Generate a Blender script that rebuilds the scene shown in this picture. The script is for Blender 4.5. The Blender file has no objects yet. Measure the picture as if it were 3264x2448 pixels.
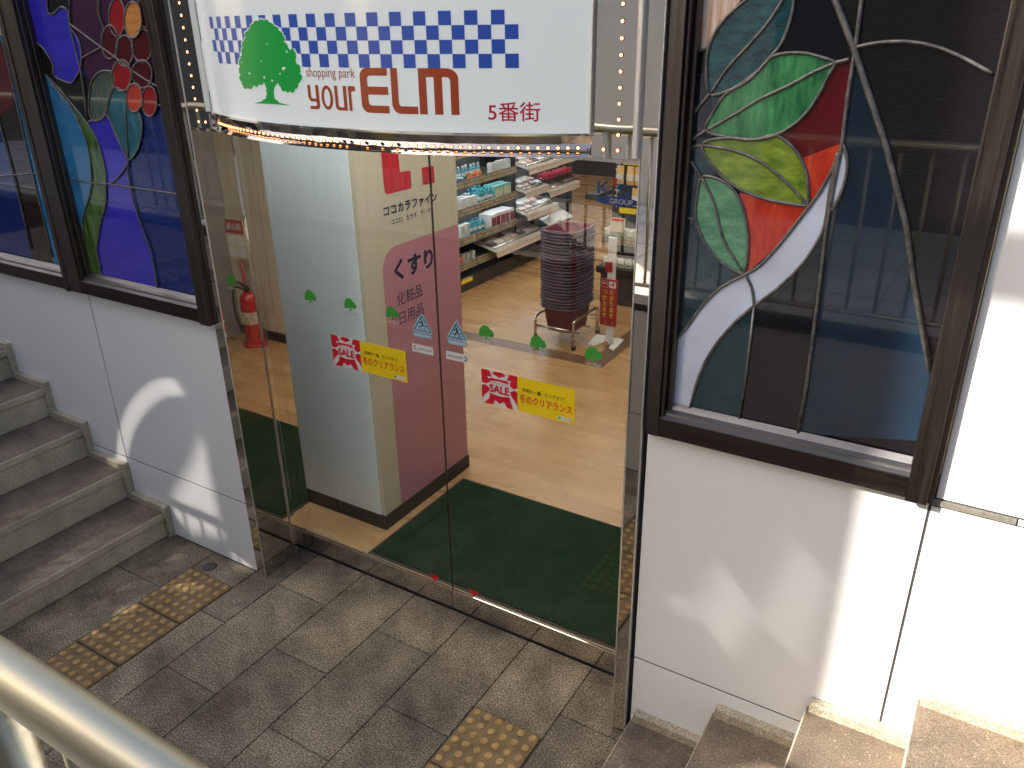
import bpy, bmesh, math, random
from mathutils import Vector, Matrix
from mathutils.geometry import tessellate_polygon
R = math.radians
rnd = random.Random(7)
C = bpy.context.scene.collection
scene = bpy.context.scene

# ------------------------------------------------------------------ camera, sky, sun, exposure
FPX, YAW, PITCH, ROLL, EYE = 2581.24, 0.555294, 0.420360, -0.0154271, 2.45519
def cam_axes():
    fw = Vector((-math.sin(YAW)*math.cos(PITCH), math.cos(YAW)*math.cos(PITCH), -math.sin(PITCH)))
    r = fw.cross(Vector((0, 0, 1))).normalized(); u = r.cross(fw)
    return r*math.cos(ROLL)+u*math.sin(ROLL), -r*math.sin(ROLL)+u*math.cos(ROLL), fw
CR, CU, CF = cam_axes()
CAM = Vector((0, 0, EYE))
cd = bpy.data.cameras.new('camera'); cam = bpy.data.objects.new('camera', cd); C.objects.link(cam)
cd.sensor_width = 36.0; cd.lens = 36.0*FPX/3264.0; cd.clip_start = 0.05; cd.clip_end = 500
cam.matrix_world = Matrix(((CR.x, CU.x, -CF.x, 0), (CR.y, CU.y, -CF.y, 0), (CR.z, CU.z, -CF.z, EYE), (0, 0, 0, 1)))
scene.camera = cam

SUN_EL, SUN_AZ = R(33), R(45)      # the sun stands behind the camera to the left: towards (-1,-1)
SDIR = Vector((-math.sin(SUN_AZ)*math.cos(SUN_EL), -math.cos(SUN_AZ)*math.cos(SUN_EL), math.sin(SUN_EL)))
w = bpy.data.worlds.new('World'); scene.world = w; w.use_nodes = True
nt = w.node_tree; bg = nt.nodes['Background']
sky = nt.nodes.new('ShaderNodeTexSky'); sky.sky_type = 'NISHITA'; sky.sun_disc = False
sky.sun_elevation = SUN_EL; sky.sun_rotation = math.atan2(SDIR.x, SDIR.y); sky.dust_density = 4.0; sky.ozone_density = 0.4
nt.links.new(sky.outputs[0], bg.inputs[0]); bg.inputs[1].default_value = 0.15
sl = bpy.data.lights.new('sun', 'SUN'); sl.energy = 5.0; sl.angle = R(0.53); sl.color = (1.0, 0.93, 0.83)
so = bpy.data.objects.new('sun', sl); C.objects.link(so); so.location = (-6, -6, 9)
so.rotation_euler = SDIR.to_track_quat('Z', 'Y').to_euler()
scene.view_settings.view_transform = 'Standard'; scene.view_settings.look = 'None'
scene.view_settings.gamma = 1.0; scene.view_settings.exposure = 1.33
scene.cycles.max_bounces = 12; scene.cycles.transparent_max_bounces = 16; scene.cycles.glossy_bounces = 6
scene.cycles.use_denoising = True; scene.cycles.sample_clamp_indirect = 6.0

# ------------------------------------------------------------------ pixel to plane (full-size photograph pixels, for traced flat outlines)
def ray(px, py): return CF + CR*((px-1632.0)/FPX) - CU*((py-1224.0)/FPX)
def on_y(px, py, y):
    d = ray(px, py); return CAM + d*((y-CAM.y)/d.y)
def on_x(px, py, x):
    d = ray(px, py); return CAM + d*((x-CAM.x)/d.x)
def on_z(px, py, z):
    d = ray(px, py); return CAM + d*((z-CAM.z)/d.z)

# ------------------------------------------------------------------ materials
MATS = {}
def lin(c):
    return tuple(((v/255.0)/12.92 if v/255.0 <= 0.04045 else ((v/255.0+0.055)/1.055)**2.4) for v in c)
def newmat(name):
    m = bpy.data.materials.new(name); m.use_nodes = True; MATS[name] = m
    return m, m.node_tree, m.node_tree.nodes['Principled BSDF']
def nd(t, typ, **kw):
    n = t.nodes.new(typ)
    for k, v in kw.items(): setattr(n, k, v)
    return n
def ramp(t, src, stops):
    n = nd(t, 'ShaderNodeValToRGB'); e = n.color_ramp.elements
    while len(e) < len(stops): e.new(0.5)
    for i, (p, c) in enumerate(stops): e[i].position = p; e[i].color = (*c, 1)
    t.links.new(src, n.inputs[0]); return n.outputs[0]
def noise(t, scale, detail=4, rough=0.5, vec=None, stretch=None):
    n = nd(t, 'ShaderNodeTexNoise'); n.inputs['Scale'].default_value = scale
    n.inputs['Detail'].default_value = detail; n.inputs['Roughness'].default_value = rough
    if vec is None:
        vec = nd(t, 'ShaderNodeTexCoord').outputs['Object']
    if stretch:
        mp = nd(t, 'ShaderNodeMapping'); mp.inputs['Scale'].default_value = stretch
        t.links.new(vec, mp.inputs[0]); vec = mp.outputs[0]
    t.links.new(vec, n.inputs['Vector']); return n.outputs['Fac']
def mix(t, a, b, fac, mode='MIX'):
    n = nd(t, 'ShaderNodeMix', data_type='RGBA', blend_type=mode)
    for sock, v in ((6, a), (7, b), (0, fac)):
        if isinstance(v, (int, float)): n.inputs[sock].default_value = v
        elif isinstance(v, tuple): n.inputs[sock].default_value = (*v, 1)
        else: t.links.new(v, n.inputs[sock])
    return n.outputs[2]
def bump(t, b, src, strength, dist=0.002):
    n = nd(t, 'ShaderNodeBump'); n.inputs['Strength'].default_value = strength; n.inputs['Distance'].default_value = dist
    t.links.new(src, n.inputs['Height']); t.links.new(n.outputs[0], b.inputs['Normal'])
def M(name, col, rough=0.5, metal=0.0, var=0.0, vscale=6.0, bmp=0.0, bscale=60.0, coat=0.0, emit=None, estr=0.0, spec=0.5, stretch=None):
    if name in MATS: return MATS[name]
    m, t, b = newmat(name)
    b.inputs['Roughness'].default_value = rough; b.inputs['Metallic'].default_value = metal
    b.inputs['Coat Weight'].default_value = coat; b.inputs['Coat Roughness'].default_value = 0.04
    b.inputs['Specular IOR Level'].default_value = spec
    if var:
        f = noise(t, vscale, 5, 0.6, stretch=stretch)
        lo = tuple(c*(1-var) for c in col); hi = tuple(min(1, c*(1+var)) for c in col)
        t.links.new(ramp(t, f, [(0.3, lo), (0.7, hi)]), b.inputs['Base Color'])
    else: b.inputs['Base Color'].default_value = (*col, 1)
    if bmp: bump(t, b, noise(t, bscale, 3), bmp)
    if emit: b.inputs['Emission Color'].default_value = (*emit, 1); b.inputs['Emission Strength'].default_value = estr
    return m

def granite(name, base, speck=0.5, dark=0.5, scale=260, stain=0.35, white=0.0, rough=0.75):
    m, t, b = newmat(name)
    tc = nd(t, 'ShaderNodeTexCoord').outputs['Object']
    g = noise(t, scale, 2, 0.6, tc)
    c1 = tuple(c*(1-dark) for c in base); c2 = tuple(min(1, c*(1+speck)) for c in base)
    col = ramp(t, g, [(0.33, c1), (0.5, base), (0.68, c2)])
    if white:
        v = nd(t, 'ShaderNodeTexVoronoi'); v.inputs['Scale'].default_value = scale*0.55; t.links.new(tc, v.inputs['Vector'])
        n2 = noise(t, scale*0.31, 1, 0.5, tc)
        ma = nd(t, 'ShaderNodeMath', operation='ADD'); t.links.new(v.outputs['Distance'], ma.inputs[0]); t.links.new(n2, ma.inputs[1])
        f = ramp(t, ma.outputs[0], [(0.54, (1, 1, 1)), (0.60, (0, 0, 0))])
        col = mix(t, col, tuple(min(1, c*2.6+0.05) for c in base), f if white >= 1 else mix(t, (0, 0, 0), f, white))
    st = noise(t, 2.3, 6, 0.65, tc); st2 = noise(t, 9.0, 4, 0.6, tc)
    s1 = ramp(t, st, [(0.35, (1-stain,)*3), (0.65, (1+stain*0.5,)*3)])
    s2 = ramp(t, st2, [(0.3, (1-stain*0.55, 1-stain*0.58, 1-stain*0.62)), (0.6, (1, 1, 1))])
    col = mix(t, mix(t, col, s1, 1.0, 'MULTIPLY'), s2, 1.0, 'MULTIPLY')
    att = nd(t, 'ShaderNodeAttribute', attribute_name='tone')
    tone = ramp(t, att.outputs['Fac'], [(0.0, (1, 1, 1)), (0.001, (0.74, 0.73, 0.72)), (1.0, (1.2, 1.17, 1.12))])
    col = mix(t, col, tone, 1.0, 'MULTIPLY')
    t.links.new(col, b.inputs['Base Color']); b.inputs['Roughness'].default_value = rough
    bump(t, b, g, 0.35, 0.0015)
    return m
m_paver = granite('paver_granite', (0.275, 0.222, 0.150), 1.3, 0.75, 150, 0.62, 0.0)
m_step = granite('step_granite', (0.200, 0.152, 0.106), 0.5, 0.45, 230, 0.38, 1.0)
m_riser_lit = granite('riser_granite_lit', (0.52, 0.455, 0.335), 0.6, 0.45, 300, 0.25, 0.0)  # risers paler: light on them put into the colour; treads darker from dirt
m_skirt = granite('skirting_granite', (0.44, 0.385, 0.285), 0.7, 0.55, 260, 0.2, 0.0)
m_walk = granite('walkway_granite', (0.78, 0.71, 0.62), 0.3, 0.3, 200, 0.2, 0.0)
m_grout = M('grout', (0.085, 0.075, 0.066), 0.95, var=0.4, vscale=12)
m_tact = M('tactile_rubber', (0.215, 0.140, 0.062), 0.8, var=0.35, vscale=14, bmp=0.3, bscale=220)
m_tactdot = M('tactile_stud', (0.42, 0.260, 0.092), 0.7, var=0.35, vscale=40, bmp=0.25, bscale=300)
m_panelgrey = M('grey_enamel_panel', (0.46, 0.44, 0.41), 0.4, var=0.03, vscale=2.0)
m_white = M('enamel_panel', (0.80, 0.81, 0.82), 0.28, var=0.018, vscale=2.0, coat=0.3)
m_joint = M('sealant', (0.05, 0.05, 0.05), 0.8)
m_sealgrey = M('grey_sealant', (0.17, 0.15, 0.13), 0.85, var=0.25, vscale=60)
def mirror(name, col, rough, wav, scale):
    m, t, b = newmat(name); b.inputs['Base Color'].default_value = (*col, 1)
    b.inputs['Metallic'].default_value = 1.0; b.inputs['Roughness'].default_value = rough
    if wav: bump(t, b, noise(t, scale, 1), wav, 0.02)
    return m
m_mirror = mirror('mirror_steel', (0.68, 0.64, 0.595), 0.02, 0.035, 3.2)
m_satin = M('satin_trim', (0.80, 0.79, 0.77), 0.32, 0.85)
m_chrome = mirror('chrome', (0.78, 0.75, 0.72), 0.05, 0.0, 1)
m_rail = None
def brushed(name, col, rough, stretch):
    m, t, b = newmat(name)
    f = noise(t, 90, 4, 0.6, stretch=stretch)
    t.links.new(ramp(t, f, [(0.3, tuple(c*0.9 for c in col)), (0.7, col)]), b.inputs['Base Color'])
    t.links.new(ramp(t, f, [(0.3, (rough*0.75,)*3), (0.7, (rough*1.25,)*3)]), b.inputs['Roughness'])
    b.inputs['Metallic'].default_value = 1.0
    return m
m_frame = brushed('bronze_frame', (0.135, 0.115, 0.105), 0.33, (1, 1, 0.03))
m_frameh = brushed('bronze_rail', (0.085, 0.07, 0.065), 0.36, (0.03, 1, 1))
m_bead = brushed('glazing_bead', (0.20, 0.195, 0.195), 0.5, (0.05, 1, 1))
m_steel = brushed('satin_steel', (0.56, 0.51, 0.37), 0.40, (0.02, 1, 1))
m_lead = M('lead_came', (0.19, 0.185, 0.18), 0.5, 0.75, var=0.45, vscale=45, bmp=0.3, bscale=120)
m_black = M('black_plastic', (0.022, 0.02, 0.02), 0.45)
m_blackg = M('black_laminate', (0.03, 0.028, 0.027), 0.25)
m_darkgap = M('dark_gap', (0.01, 0.01, 0.01), 0.9)

def glassmat(name, tint, ior=1.5, boost=1.0):
    m = bpy.data.materials.new(name); m.use_nodes = True; MATS[name] = m
    t = m.node_tree; t.nodes.clear()
    o = nd(t, 'ShaderNodeOutputMaterial'); mx = nd(t, 'ShaderNodeMixShader'); tr = nd(t, 'ShaderNodeBsdfTransparent'); gl = nd(t, 'ShaderNodeBsdfGlossy')
    tr.inputs[0].default_value = (*tint, 1); gl.inputs['Roughness'].default_value = 0.0
    fr = nd(t, 'ShaderNodeFresnel'); fr.inputs[0].default_value = ior
    mu = nd(t, 'ShaderNodeMath', operation='MULTIPLY'); mu.inputs[1].default_value = boost; mu.use_clamp = True
    ge = nd(t, 'ShaderNodeNewGeometry'); inv = nd(t, 'ShaderNodeMath', operation='SUBTRACT'); inv.inputs[0].default_value = 1.0; t.links.new(ge.outputs['Backfacing'], inv.inputs[1])
    m2 = nd(t, 'ShaderNodeMath', operation='MULTIPLY'); t.links.new(fr.outputs[0], m2.inputs[0]); t.links.new(inv.outputs[0], m2.inputs[1])
    t.links.new(m2.outputs[0], mu.inputs[0]); t.links.new(mu.outputs[0], mx.inputs[0])
    t.links.new(tr.outputs[0], mx.inputs[1]); t.links.new(gl.outputs[0], mx.inputs[2]); t.links.new(mx.outputs[0], o.inputs[0])
    return m
m_glass = glassmat('door_glass', (0.96, 0.98, 0.97), 1.5, 1.7)
m_acryl = glassmat('clear_acrylic', (0.93, 0.95, 0.95), 1.45, 1.3)
def stained(name, col, streak=0.0, col2=None, rough=0.09, bmp=0.0, ang=(1, 1, 8), sc=9):
    if name in MATS: return MATS[name]
    m, t, b = newmat(name)
    if streak:
        f = noise(t, sc, 6, 0.7, stretch=ang)
        t.links.new(ramp(t, f, [(0.33, col), (0.5, tuple((a+c)/2 for a, c in zip(col, col2))), (0.66, col2)]), b.inputs['Base Color'])
    else:
        f = noise(t, 5, 4)
        t.links.new(ramp(t, f, [(0.3, tuple(c*0.85 for c in col)), (0.7, tuple(c*1.12 for c in col))]), b.inputs['Base Color'])
    b.inputs['Roughness'].default_value = rough; b.inputs['Specular IOR Level'].default_value = 0.5
    b.inputs['Coat Weight'].default_value = 1.0; b.inputs['Coat Roughness'].default_value = 0.012; b.inputs['Coat IOR'].default_value = 1.6
    if bmp: bump(t, b, noise(t, 110, 2, 0.5, stretch=(0.35, 1, 1.6)), bmp, 0.003)
    return m

def wood():
    m, t, b = newmat('plank_floor')
    tc = nd(t, 'ShaderNodeTexCoord').outputs['Object']
    br = nd(t, 'ShaderNodeTexBrick'); br.offset = 0.37; br.offset_frequency = 2
    br.inputs['Scale'].default_value = 1.0; br.inputs['Mortar Size'].default_value = 0.0012; br.inputs['Brick Width'].default_value = 0.91; br.inputs['Row Height'].default_value = 0.152
    br.inputs['Color1'].default_value = (0.38, 0.215, 0.09, 1); br.inputs['Color2'].default_value = (0.47, 0.285, 0.128, 1); br.inputs['Mortar'].default_value = (0.25, 0.15, 0.07, 1)
    br.inputs['Bias'].default_value = 0.0; t.links.new(tc, br.inputs['Vector'])
    f = noise(t, 5.0, 6, 0.65, tc, (1, 13, 1)); g = noise(t, 1.6, 4, 0.6, tc, (1, 4, 1))
    col = mix(t, br.outputs[0], ramp(t, f, [(0.3, (0.90, 0.88, 0.86)), (0.62, (1.04, 1.03, 1.02))]), 1.0, 'MULTIPLY')
    col = mix(t, col, ramp(t, g, [(0.35, (0.93, 0.91, 0.89)), (0.65, (1.04, 1.04, 1.04))]), 1.0, 'MULTIPLY')
    t.links.new(col, b.inputs['Base Color'])
    t.links.new(ramp(t, g, [(0.3, (0.22,)*3), (0.7, (0.34,)*3)]), b.inputs['Roughness'])
    return m
m_wood = wood()
m_stripe = M('dark_plank', (0.15, 0.075, 0.042), 0.3, var=0.3, vscale=10, stretch=(1, 8, 1))
def carpet():
    m, t, b = newmat('green_mat_pile')
    f = noise(t, 260, 2, 0.7); g = noise(t, 7, 4, 0.6)
    col = ramp(t, f, [(0.3, (0.001, 0.005, 0.002)), (0.5, (0.003, 0.020, 0.007)), (0.72, (0.014, 0.060, 0.022))])
    col = mix(t, col, ramp(t, g, [(0.3, (0.7, 0.72, 0.7)), (0.7, (1.15, 1.2, 1.15))]), 1.0, 'MULTIPLY')
    t.links.new(col, b.inputs['Base Color']); b.inputs['Roughness'].default_value = 0.95; b.inputs['Specular IOR Level'].default_value = 0.1
    b.inputs['Sheen Weight'].default_value = 0.0
    bump(t, b, f, 0.9, 0.004)
    return m
m_carpet = carpet()

# ------------------------------------------------------------------ mesh building
class MB:
    def __init__(s): s.bm = bmesh.new(); s.mi = 0
    def setm(s, i): s.mi = i; return s
    def face(s, pts):
        f = s.bm.faces.new([s.bm.verts.new(p) for p in pts]); f.material_index = s.mi; return f
    def box(s, x0, x1, y0, y1, z0, z1):
        x0, x1 = min(x0, x1), max(x0, x1); y0, y1 = min(y0, y1), max(y0, y1); z0, z1 = min(z0, z1), max(z0, z1)
        v = [s.bm.verts.new((x, y, z)) for z in (z0, z1) for y in (y0, y1) for x in (x0, x1)]
        for q in ((0, 2, 3, 1), (4, 5, 7, 6), (0, 1, 5, 4), (2, 6, 7, 3), (0, 4, 6, 2), (1, 3, 7, 5)):
            f = s.bm.faces.new([v[i] for i in q]); f.material_index = s.mi
        return s
    def obox(s, c, ax, ay, az, hx, hy, hz):
        c = Vector(c); v = [s.bm.verts.new(c+ax*(hx*i)+ay*(hy*j)+az*(hz*k)) for k in (-1, 1) for j in (-1, 1) for i in (-1, 1)]
        for q in ((0, 2, 3, 1), (4, 5, 7, 6), (0, 1, 5, 4), (2, 6, 7, 3), (0, 4, 6, 2), (1, 3, 7, 5)):
            f = s.bm.faces.new([v[i] for i in q]); f.material_index = s.mi
        return s
    def cyl(s, a, b, r, n=16, r2=None, cap=True):
        a = Vector(a); b = Vector(b); r2 = r if r2 is None else r2; d = (b-a).normalized()
        t = d.cross(Vector((0, 0, 1)) if abs(d.z) < 0.9 else Vector((1, 0, 0))).normalized(); u = d.cross(t)
        A = []; B = []
        for i in range(n):
            q = t*math.cos(2*math.pi*i/n)+u*math.sin(2*math.pi*i/n)
            A.append(s.bm.verts.new(a+q*r)); B.append(s.bm.verts.new(b+q*r2))
        for i in range(n):
            f = s.bm.faces.new((A[i], A[(i+1) % n], B[(i+1) % n], B[i])); f.smooth = True; f.material_index = s.mi
        if cap:
            for L in (A[::-1], B):
                f = s.bm.faces.new(L); f.material_index = s.mi
        return s
    def tube(s, pts, r, n=12):
        pts = [Vector(p) for p in pts]; rings = []; up = Vector((0.123, 0.456, 0.88)).normalized()
        for i, p in enumerate(pts):
            d = (pts[min(i+1, len(pts)-1)]-pts[max(i-1, 0)]).normalized()
            t = d.cross(up).normalized(); u = d.cross(t)
            rings.append([s.bm.verts.new(p+(t*math.cos(2*math.pi*k/n)+u*math.sin(2*math.pi*k/n))*r) for k in range(n)])
        for A, B in zip(rings, rings[1:]):
            for k in range(n):
                f = s.bm.faces.new((A[k], A[(k+1) % n], B[(k+1) % n], B[k])); f.smooth = True; f.material_index = s.mi
        for L in (rings[0][::-1], rings[-1]):
            f = s.bm.faces.new(L); f.material_index = s.mi
        return s
    def lathe(s, c, prof, n=16, sx=1.0, sy=1.0):
        c = Vector(c); rings = [[s.bm.verts.new(c+Vector((r*sx*math.cos(2*math.pi*k/n), r*sy*math.sin(2*math.pi*k/n), z))) for k in range(n)] for r, z in prof]
        for A, B in zip(rings, rings[1:]):
            for k in range(n):
                f = s.bm.faces.new((A[k], A[(k+1) % n], B[(k+1) % n], B[k])); f.smooth = True; f.material_index = s.mi
        for L in (rings[0][::-1], rings[-1]):
            f = s.bm.faces.new(L); f.material_index = s.mi
        return s
    def loft(s, loops, cap=True, smooth=False):
        rings = [[s.bm.verts.new(p) for p in L] for L in loops]; n = len(rings[0])
        for A, B in zip(rings, rings[1:]):
            for k in range(n):
                f = s.bm.faces.new((A[k], A[(k+1) % n], B[(k+1) % n], B[k])); f.smooth = smooth; f.material_index = s.mi
        if cap:
            for L in (rings[0][::-1], rings[-1]):
                f = s.bm.faces.new(L); f.material_index = s.mi
        return s
    def poly(s, pts3, thick=None):
        """flat polygon (any simple outline) from 3D points; thick = vector to give it depth"""
        tri = tessellate_polygon([[Vector(p) for p in pts3]])
        v = [s.bm.verts.new(p) for p in pts3]
        for a, b, c in tri:
            try:
                f = s.bm.faces.new((v[a], v[b], v[c])); f.material_index = s.mi
            except ValueError: pass
        if thick is not None:
            v2 = [s.bm.verts.new(Vector(p)+thick) for p in pts3]
            for a, b, c in tri:
                try:
                    f = s.bm.faces.new((v2[c], v2[b], v2[a])); f.material_index = s.mi
                except ValueError: pass
            n = len(v)
            for i in range(n):
                f = s.bm.faces.new((v[i], v[(i+1) % n], v2[(i+1) % n], v2[i])); f.material_index = s.mi
        return s
    def build(s, name, mats, parent=None, base=None, bevel=0.0, seg=2, fixn=True):
        if fixn: bmesh.ops.recalc_face_normals(s.bm, faces=s.bm.faces[:])
        org = parent_base(parent) if parent is not None else Vector(base or (0, 0, 0))
        bmesh.ops.translate(s.bm, verts=s.bm.verts[:], vec=-org)
        me = bpy.data.meshes.new(name); s.bm.to_mesh(me); s.bm.free()
        o = bpy.data.objects.new(name, me); C.objects.link(o)
        for m in (mats if isinstance(mats, (list, tuple)) else [mats]): me.materials.append(m)
        if parent is not None: o.parent = parent
        else: o.location = org
        if bevel:
            md = o.modifiers.new('bevel', 'BEVEL'); md.width = bevel; md.segments = seg; md.limit_method = 'ANGLE'; md.angle_limit = R(40)
            md.harden_normals = False
        return o
def parent_base(p):
    b = Vector((0, 0, 0))
    while p is not None: b = b+p.location; p = p.parent
    return b
def tag(o, label=None, cat=None, group=None, kind=None):
    if label: o['label'] = label
    if cat: o['category'] = cat
    if group: o['group'] = group
    if kind: o['kind'] = kind
    return o
def thing(name, label, cat, loc, group=None, rz=0.0):
    o = bpy.data.objects.new(name, None); C.objects.link(o); o.location = loc; o.rotation_euler.z = rz
    o.empty_display_size = 0.1
    return tag(o, label, cat, group)
def children(o): return [c for c in bpy.data.objects if c.parent == o]
def copy_tree(o, parent=None):
    c = o.copy(); C.objects.link(c); c.parent = parent
    for ch in children(o): copy_tree(ch, c)
    return c
def box1(name, mat, b, parent=None, base=None, bevel=0.0, **k):
    return MB().box(*b).build(name, mat, parent, base, bevel, **k)

# flat lettering: text -> 2D mesh, then mapped to a surface
def text2d(body, size, bold=0.0, sx=1.0, align='LEFT'):
    cu = bpy.data.curves.new('lettering_curve', 'FONT'); cu.body = body; cu.size = size; cu.offset = bold; cu.resolution_u = 3
    cu.fill_mode = 'FRONT'; cu.align_x = align
    o = bpy.data.objects.new('lettering_tmp', cu); C.objects.link(o)
    dg = bpy.context.evaluated_depsgraph_get(); ev = o.evaluated_get(dg); me = ev.to_mesh()
    vs = [(v.co.x*sx, v.co.y) for v in me.vertices]; fs = [tuple(p.vertices) for p in me.polygons]
    ev.to_mesh_clear(); C.objects.unlink(o); bpy.data.objects.remove(o); bpy.data.curves.remove(cu)
    return vs, fs
def fit(geo, u0, u1, v0, v1):
    """scale flat geometry into the box u0..u1, v0..v1"""
    vs, fs = geo; xs = [p[0] for p in vs]; ys = [p[1] for p in vs]
    ax, bx, ay, by = min(xs), max(xs), min(ys), max(ys)
    return [(u0+(x-ax)/(bx-ax or 1)*(u1-u0), v0+(y-ay)/(by-ay or 1)*(v1-v0)) for x, y in vs], fs
def polygeo(pts, holes=()):
    loops = [[Vector((x, y, 0)) for x, y in pts]]+[[Vector((x, y, 0)) for x, y in h] for h in holes]
    tri = tessellate_polygon(loops); flat = [(v.x, v.y) for L in loops for v in L]
    return flat, [tuple(t) for t in tri]
def join(*geos):
    V = []; F = []
    for vs, fs in geos:
        n = len(V); V += vs; F += [tuple(i+n for i in f) for f in fs]
    return V, F
def addgeo(mb, geo, fn, cut=None):
    """put flat (u,v) geometry on a surface through fn(u,v)->point; cut = spacing of u-cuts so that it can bend"""
    vs, fs = geo; b = bmesh.new(); L = [b.verts.new((x, y, 0)) for x, y in vs]
    for f in fs:
        try: b.faces.new([L[i] for i in f])
        except ValueError: pass
    if cut:
        xs = [p[0] for p in vs]; u = math.floor(min(xs)/cut)*cut+cut
        while u < max(xs):
            bmesh.ops.bisect_plane(b, geom=b.verts[:]+b.edges[:]+b.faces[:], plane_co=(u, 0, 0), plane_no=(1, 0, 0)); u += cut
    mp = {v: mb.bm.verts.new(fn(v.co.x, v.co.y)) for v in b.verts}
    for f in b.faces:
        try:
            q = mb.bm.faces.new([mp[v] for v in f.verts]); q.material_index = mb.mi
        except ValueError: pass
    b.free()
def rect(u0, u1, v0, v1): return [(u0, v0), (u1, v0), (u1, v1), (u0, v1)], [(0, 1, 2, 3)]
def rrect(u0, u1, v0, v1, r, n=5):
    p = []
    for cx, cy, a in ((u1-r, v0+r, -90), (u1-r, v1-r, 0), (u0+r, v1-r, 90), (u0+r, v0+r, 180)):
        for i in range(n+1): p.append((cx+r*math.cos(R(a+90*i/n)), cy+r*math.sin(R(a+90*i/n))))
    return p
def ell(cx, cy, rx, ry, n=20, a0=0, a1=360): return [(cx+rx*math.cos(R(a0+(a1-a0)*i/n)), cy+ry*math.sin(R(a0+(a1-a0)*i/n))) for i in range(n if a1-a0 == 360 else n+1)]
def ring(cx, cy, r0, r1, a0, a1, n=16): return ell(cx, cy, r1, r1, n, a0, a1)+ell(cx, cy, r0, r0, n, a0, a1)[::-1]
def smooth_line(pts, k=4, closed=False):
    out = []; n = len(pts)
    for i in range(n if closed else n-1):
        p0 = pts[(i-1) % n] if closed or i > 0 else pts[i]; p1 = pts[i]; p2 = pts[(i+1) % n]; p3 = pts[(i+2) % n] if closed or i+2 < n else p2
        for j in range(k):
            t = j/k
            out.append(tuple(0.5*((2*b)+(-a+c)*t+(2*a-5*b+4*c-d)*t*t+(-a+3*b-3*c+d)*t**3) for a, b, c, d in zip(p0, p1, p2, p3)))
    if not closed: out.append(tuple(pts[-1]))
    return out

# ------------------------------------------------------------------ the setting: paving, walkway, stairs, facade
WALL, GLASS = 2.115, 2.385
X0, X1 = -3.44, -0.81            # foot of the left and of the right stair
tag(MB().box(-40, 40, -40, 2.0, -0.6, -0.05).build('ground', m_grout), kind='structure')
tag(MB().box(X0-0.35, X1+0.35, 0.25, GLASS+0.02, -0.048, -0.006).build('paving_bed', m_grout), kind='structure')
pav = MB(); tones = []
def paver(x0, x1, y0, y1):
    if x1-x0 < 0.02 or y1-y0 < 0.02: return
    g = 0.0022; n0 = len(pav.bm.faces); pav.box(x0+g, x1-g, y0+g, y1-g, -0.03, 0.0); tones.extend([0.02+0.98*rnd.random()]*(len(pav.bm.faces)-n0))
def column(x0, x1, ys):
    for a, b in zip(ys, ys[1:]): paver(x0, x1, min(a, b), max(a, b))
TOP = 2.372
column(-1.095, X1+0.3, [TOP, 2.08, 1.46, 0.84, 0.25])
column(-1.405, -1.095, [TOP, 1.945])
column(-1.717, -1.405, [TOP, 1.77, 1.15, 0.53, 0.25])
column(-2.025, -1.717, [TOP, 2.086, 1.457, 0.84, 0.25])
column(-2.335, -2.025, [TOP, 1.776, 1.155, 0.53, 0.25])
column(-2.645, -2.335, [TOP, 2.095, 1.465, 0.84, 0.25])
column(-2.812, -2.645, [TOP, 1.776, 1.155, 0.53, 0.25])
column(-3.115, -2.812, [2.115, 1.968])
column(X0-0.3, -3.115, [2.115, 1.79, 1.17, 0.55, 0.25])
po = pav.build('paving', m_paver, bevel=0.0025, seg=1, fixn=True)
at = po.data.attributes.new('tone', 'FLOAT', 'FACE')
for i, v in enumerate(tones): at.data[i].value = v
tag(po, kind='structure')

# tactile tiles
def tactile(loc):
    root = thing('tactile_tile', 'tile', 'tactile tile', loc)
    b = MB().box(-0.148, 0.148, -0.148, 0.148, -0.03, 0.004).build('tile_base', m_tact, bevel=0.002, seg=1); b.parent = root
    s = MB()
    for i in range(6):
        for j in range(6):
            s.lathe((-0.125+0.05*i, -0.125+0.05*j, 0.0035), [(0.0165, 0), (0.0155, 0.003), (0.012, 0.0052), (0.004, 0.0056)], 14)
    s = s.build('stud_field', m_tactdot); s.parent = root
    return root
t0 = tactile((-1.25, 1.795, 0))
t0['label'] = 'dotted yellow tactile tile nearest the glass doors in the row before the right stair'; t0['group'] = 'tactile tiles on the landing'
def more_tile(loc, label):
    c = copy_tree(t0); c.location = loc; c['label'] = label
for k in range(1, 5):
    more_tile((-1.25, 1.795-0.303*k, 0), ['dotted yellow tactile tile second from the glass doors beside the right stair', 'dotted yellow tactile tile further along the row beside the right stair'][min(k-1, 1)])
LL = ['brown tactile tile beside the round floor drain at the foot of the left stair', 'brown tactile tile second from the drain at the foot of the left stair', 'brown tactile tile third from the drain beside the left stair behind the steel handrail', 'brown tactile tile under the steel handrail at the end of the left row']
for k in range(5): more_tile((-2.963, 1.816-0.3045*k, 0), LL[min(k, 3)])

# floor drain
dr = thing('floor_drain', 'small round dark metal floor drain at the foot of the left wall', 'drain', (-3.04, 2.02, 0))
MB().lathe((-3.04, 2.02, -0.006), [(0.034, 0), (0.034, 0.008), (0.030, 0.009)], 24).build('drain_rim', m_black, dr)
g = MB().lathe((-3.04, 2.02, -0.004), [(0.0295, 0), (0.0295, 0.0055), (0.02, 0.0062)], 24); g.build('drain_cover', m_black, dr)

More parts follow.
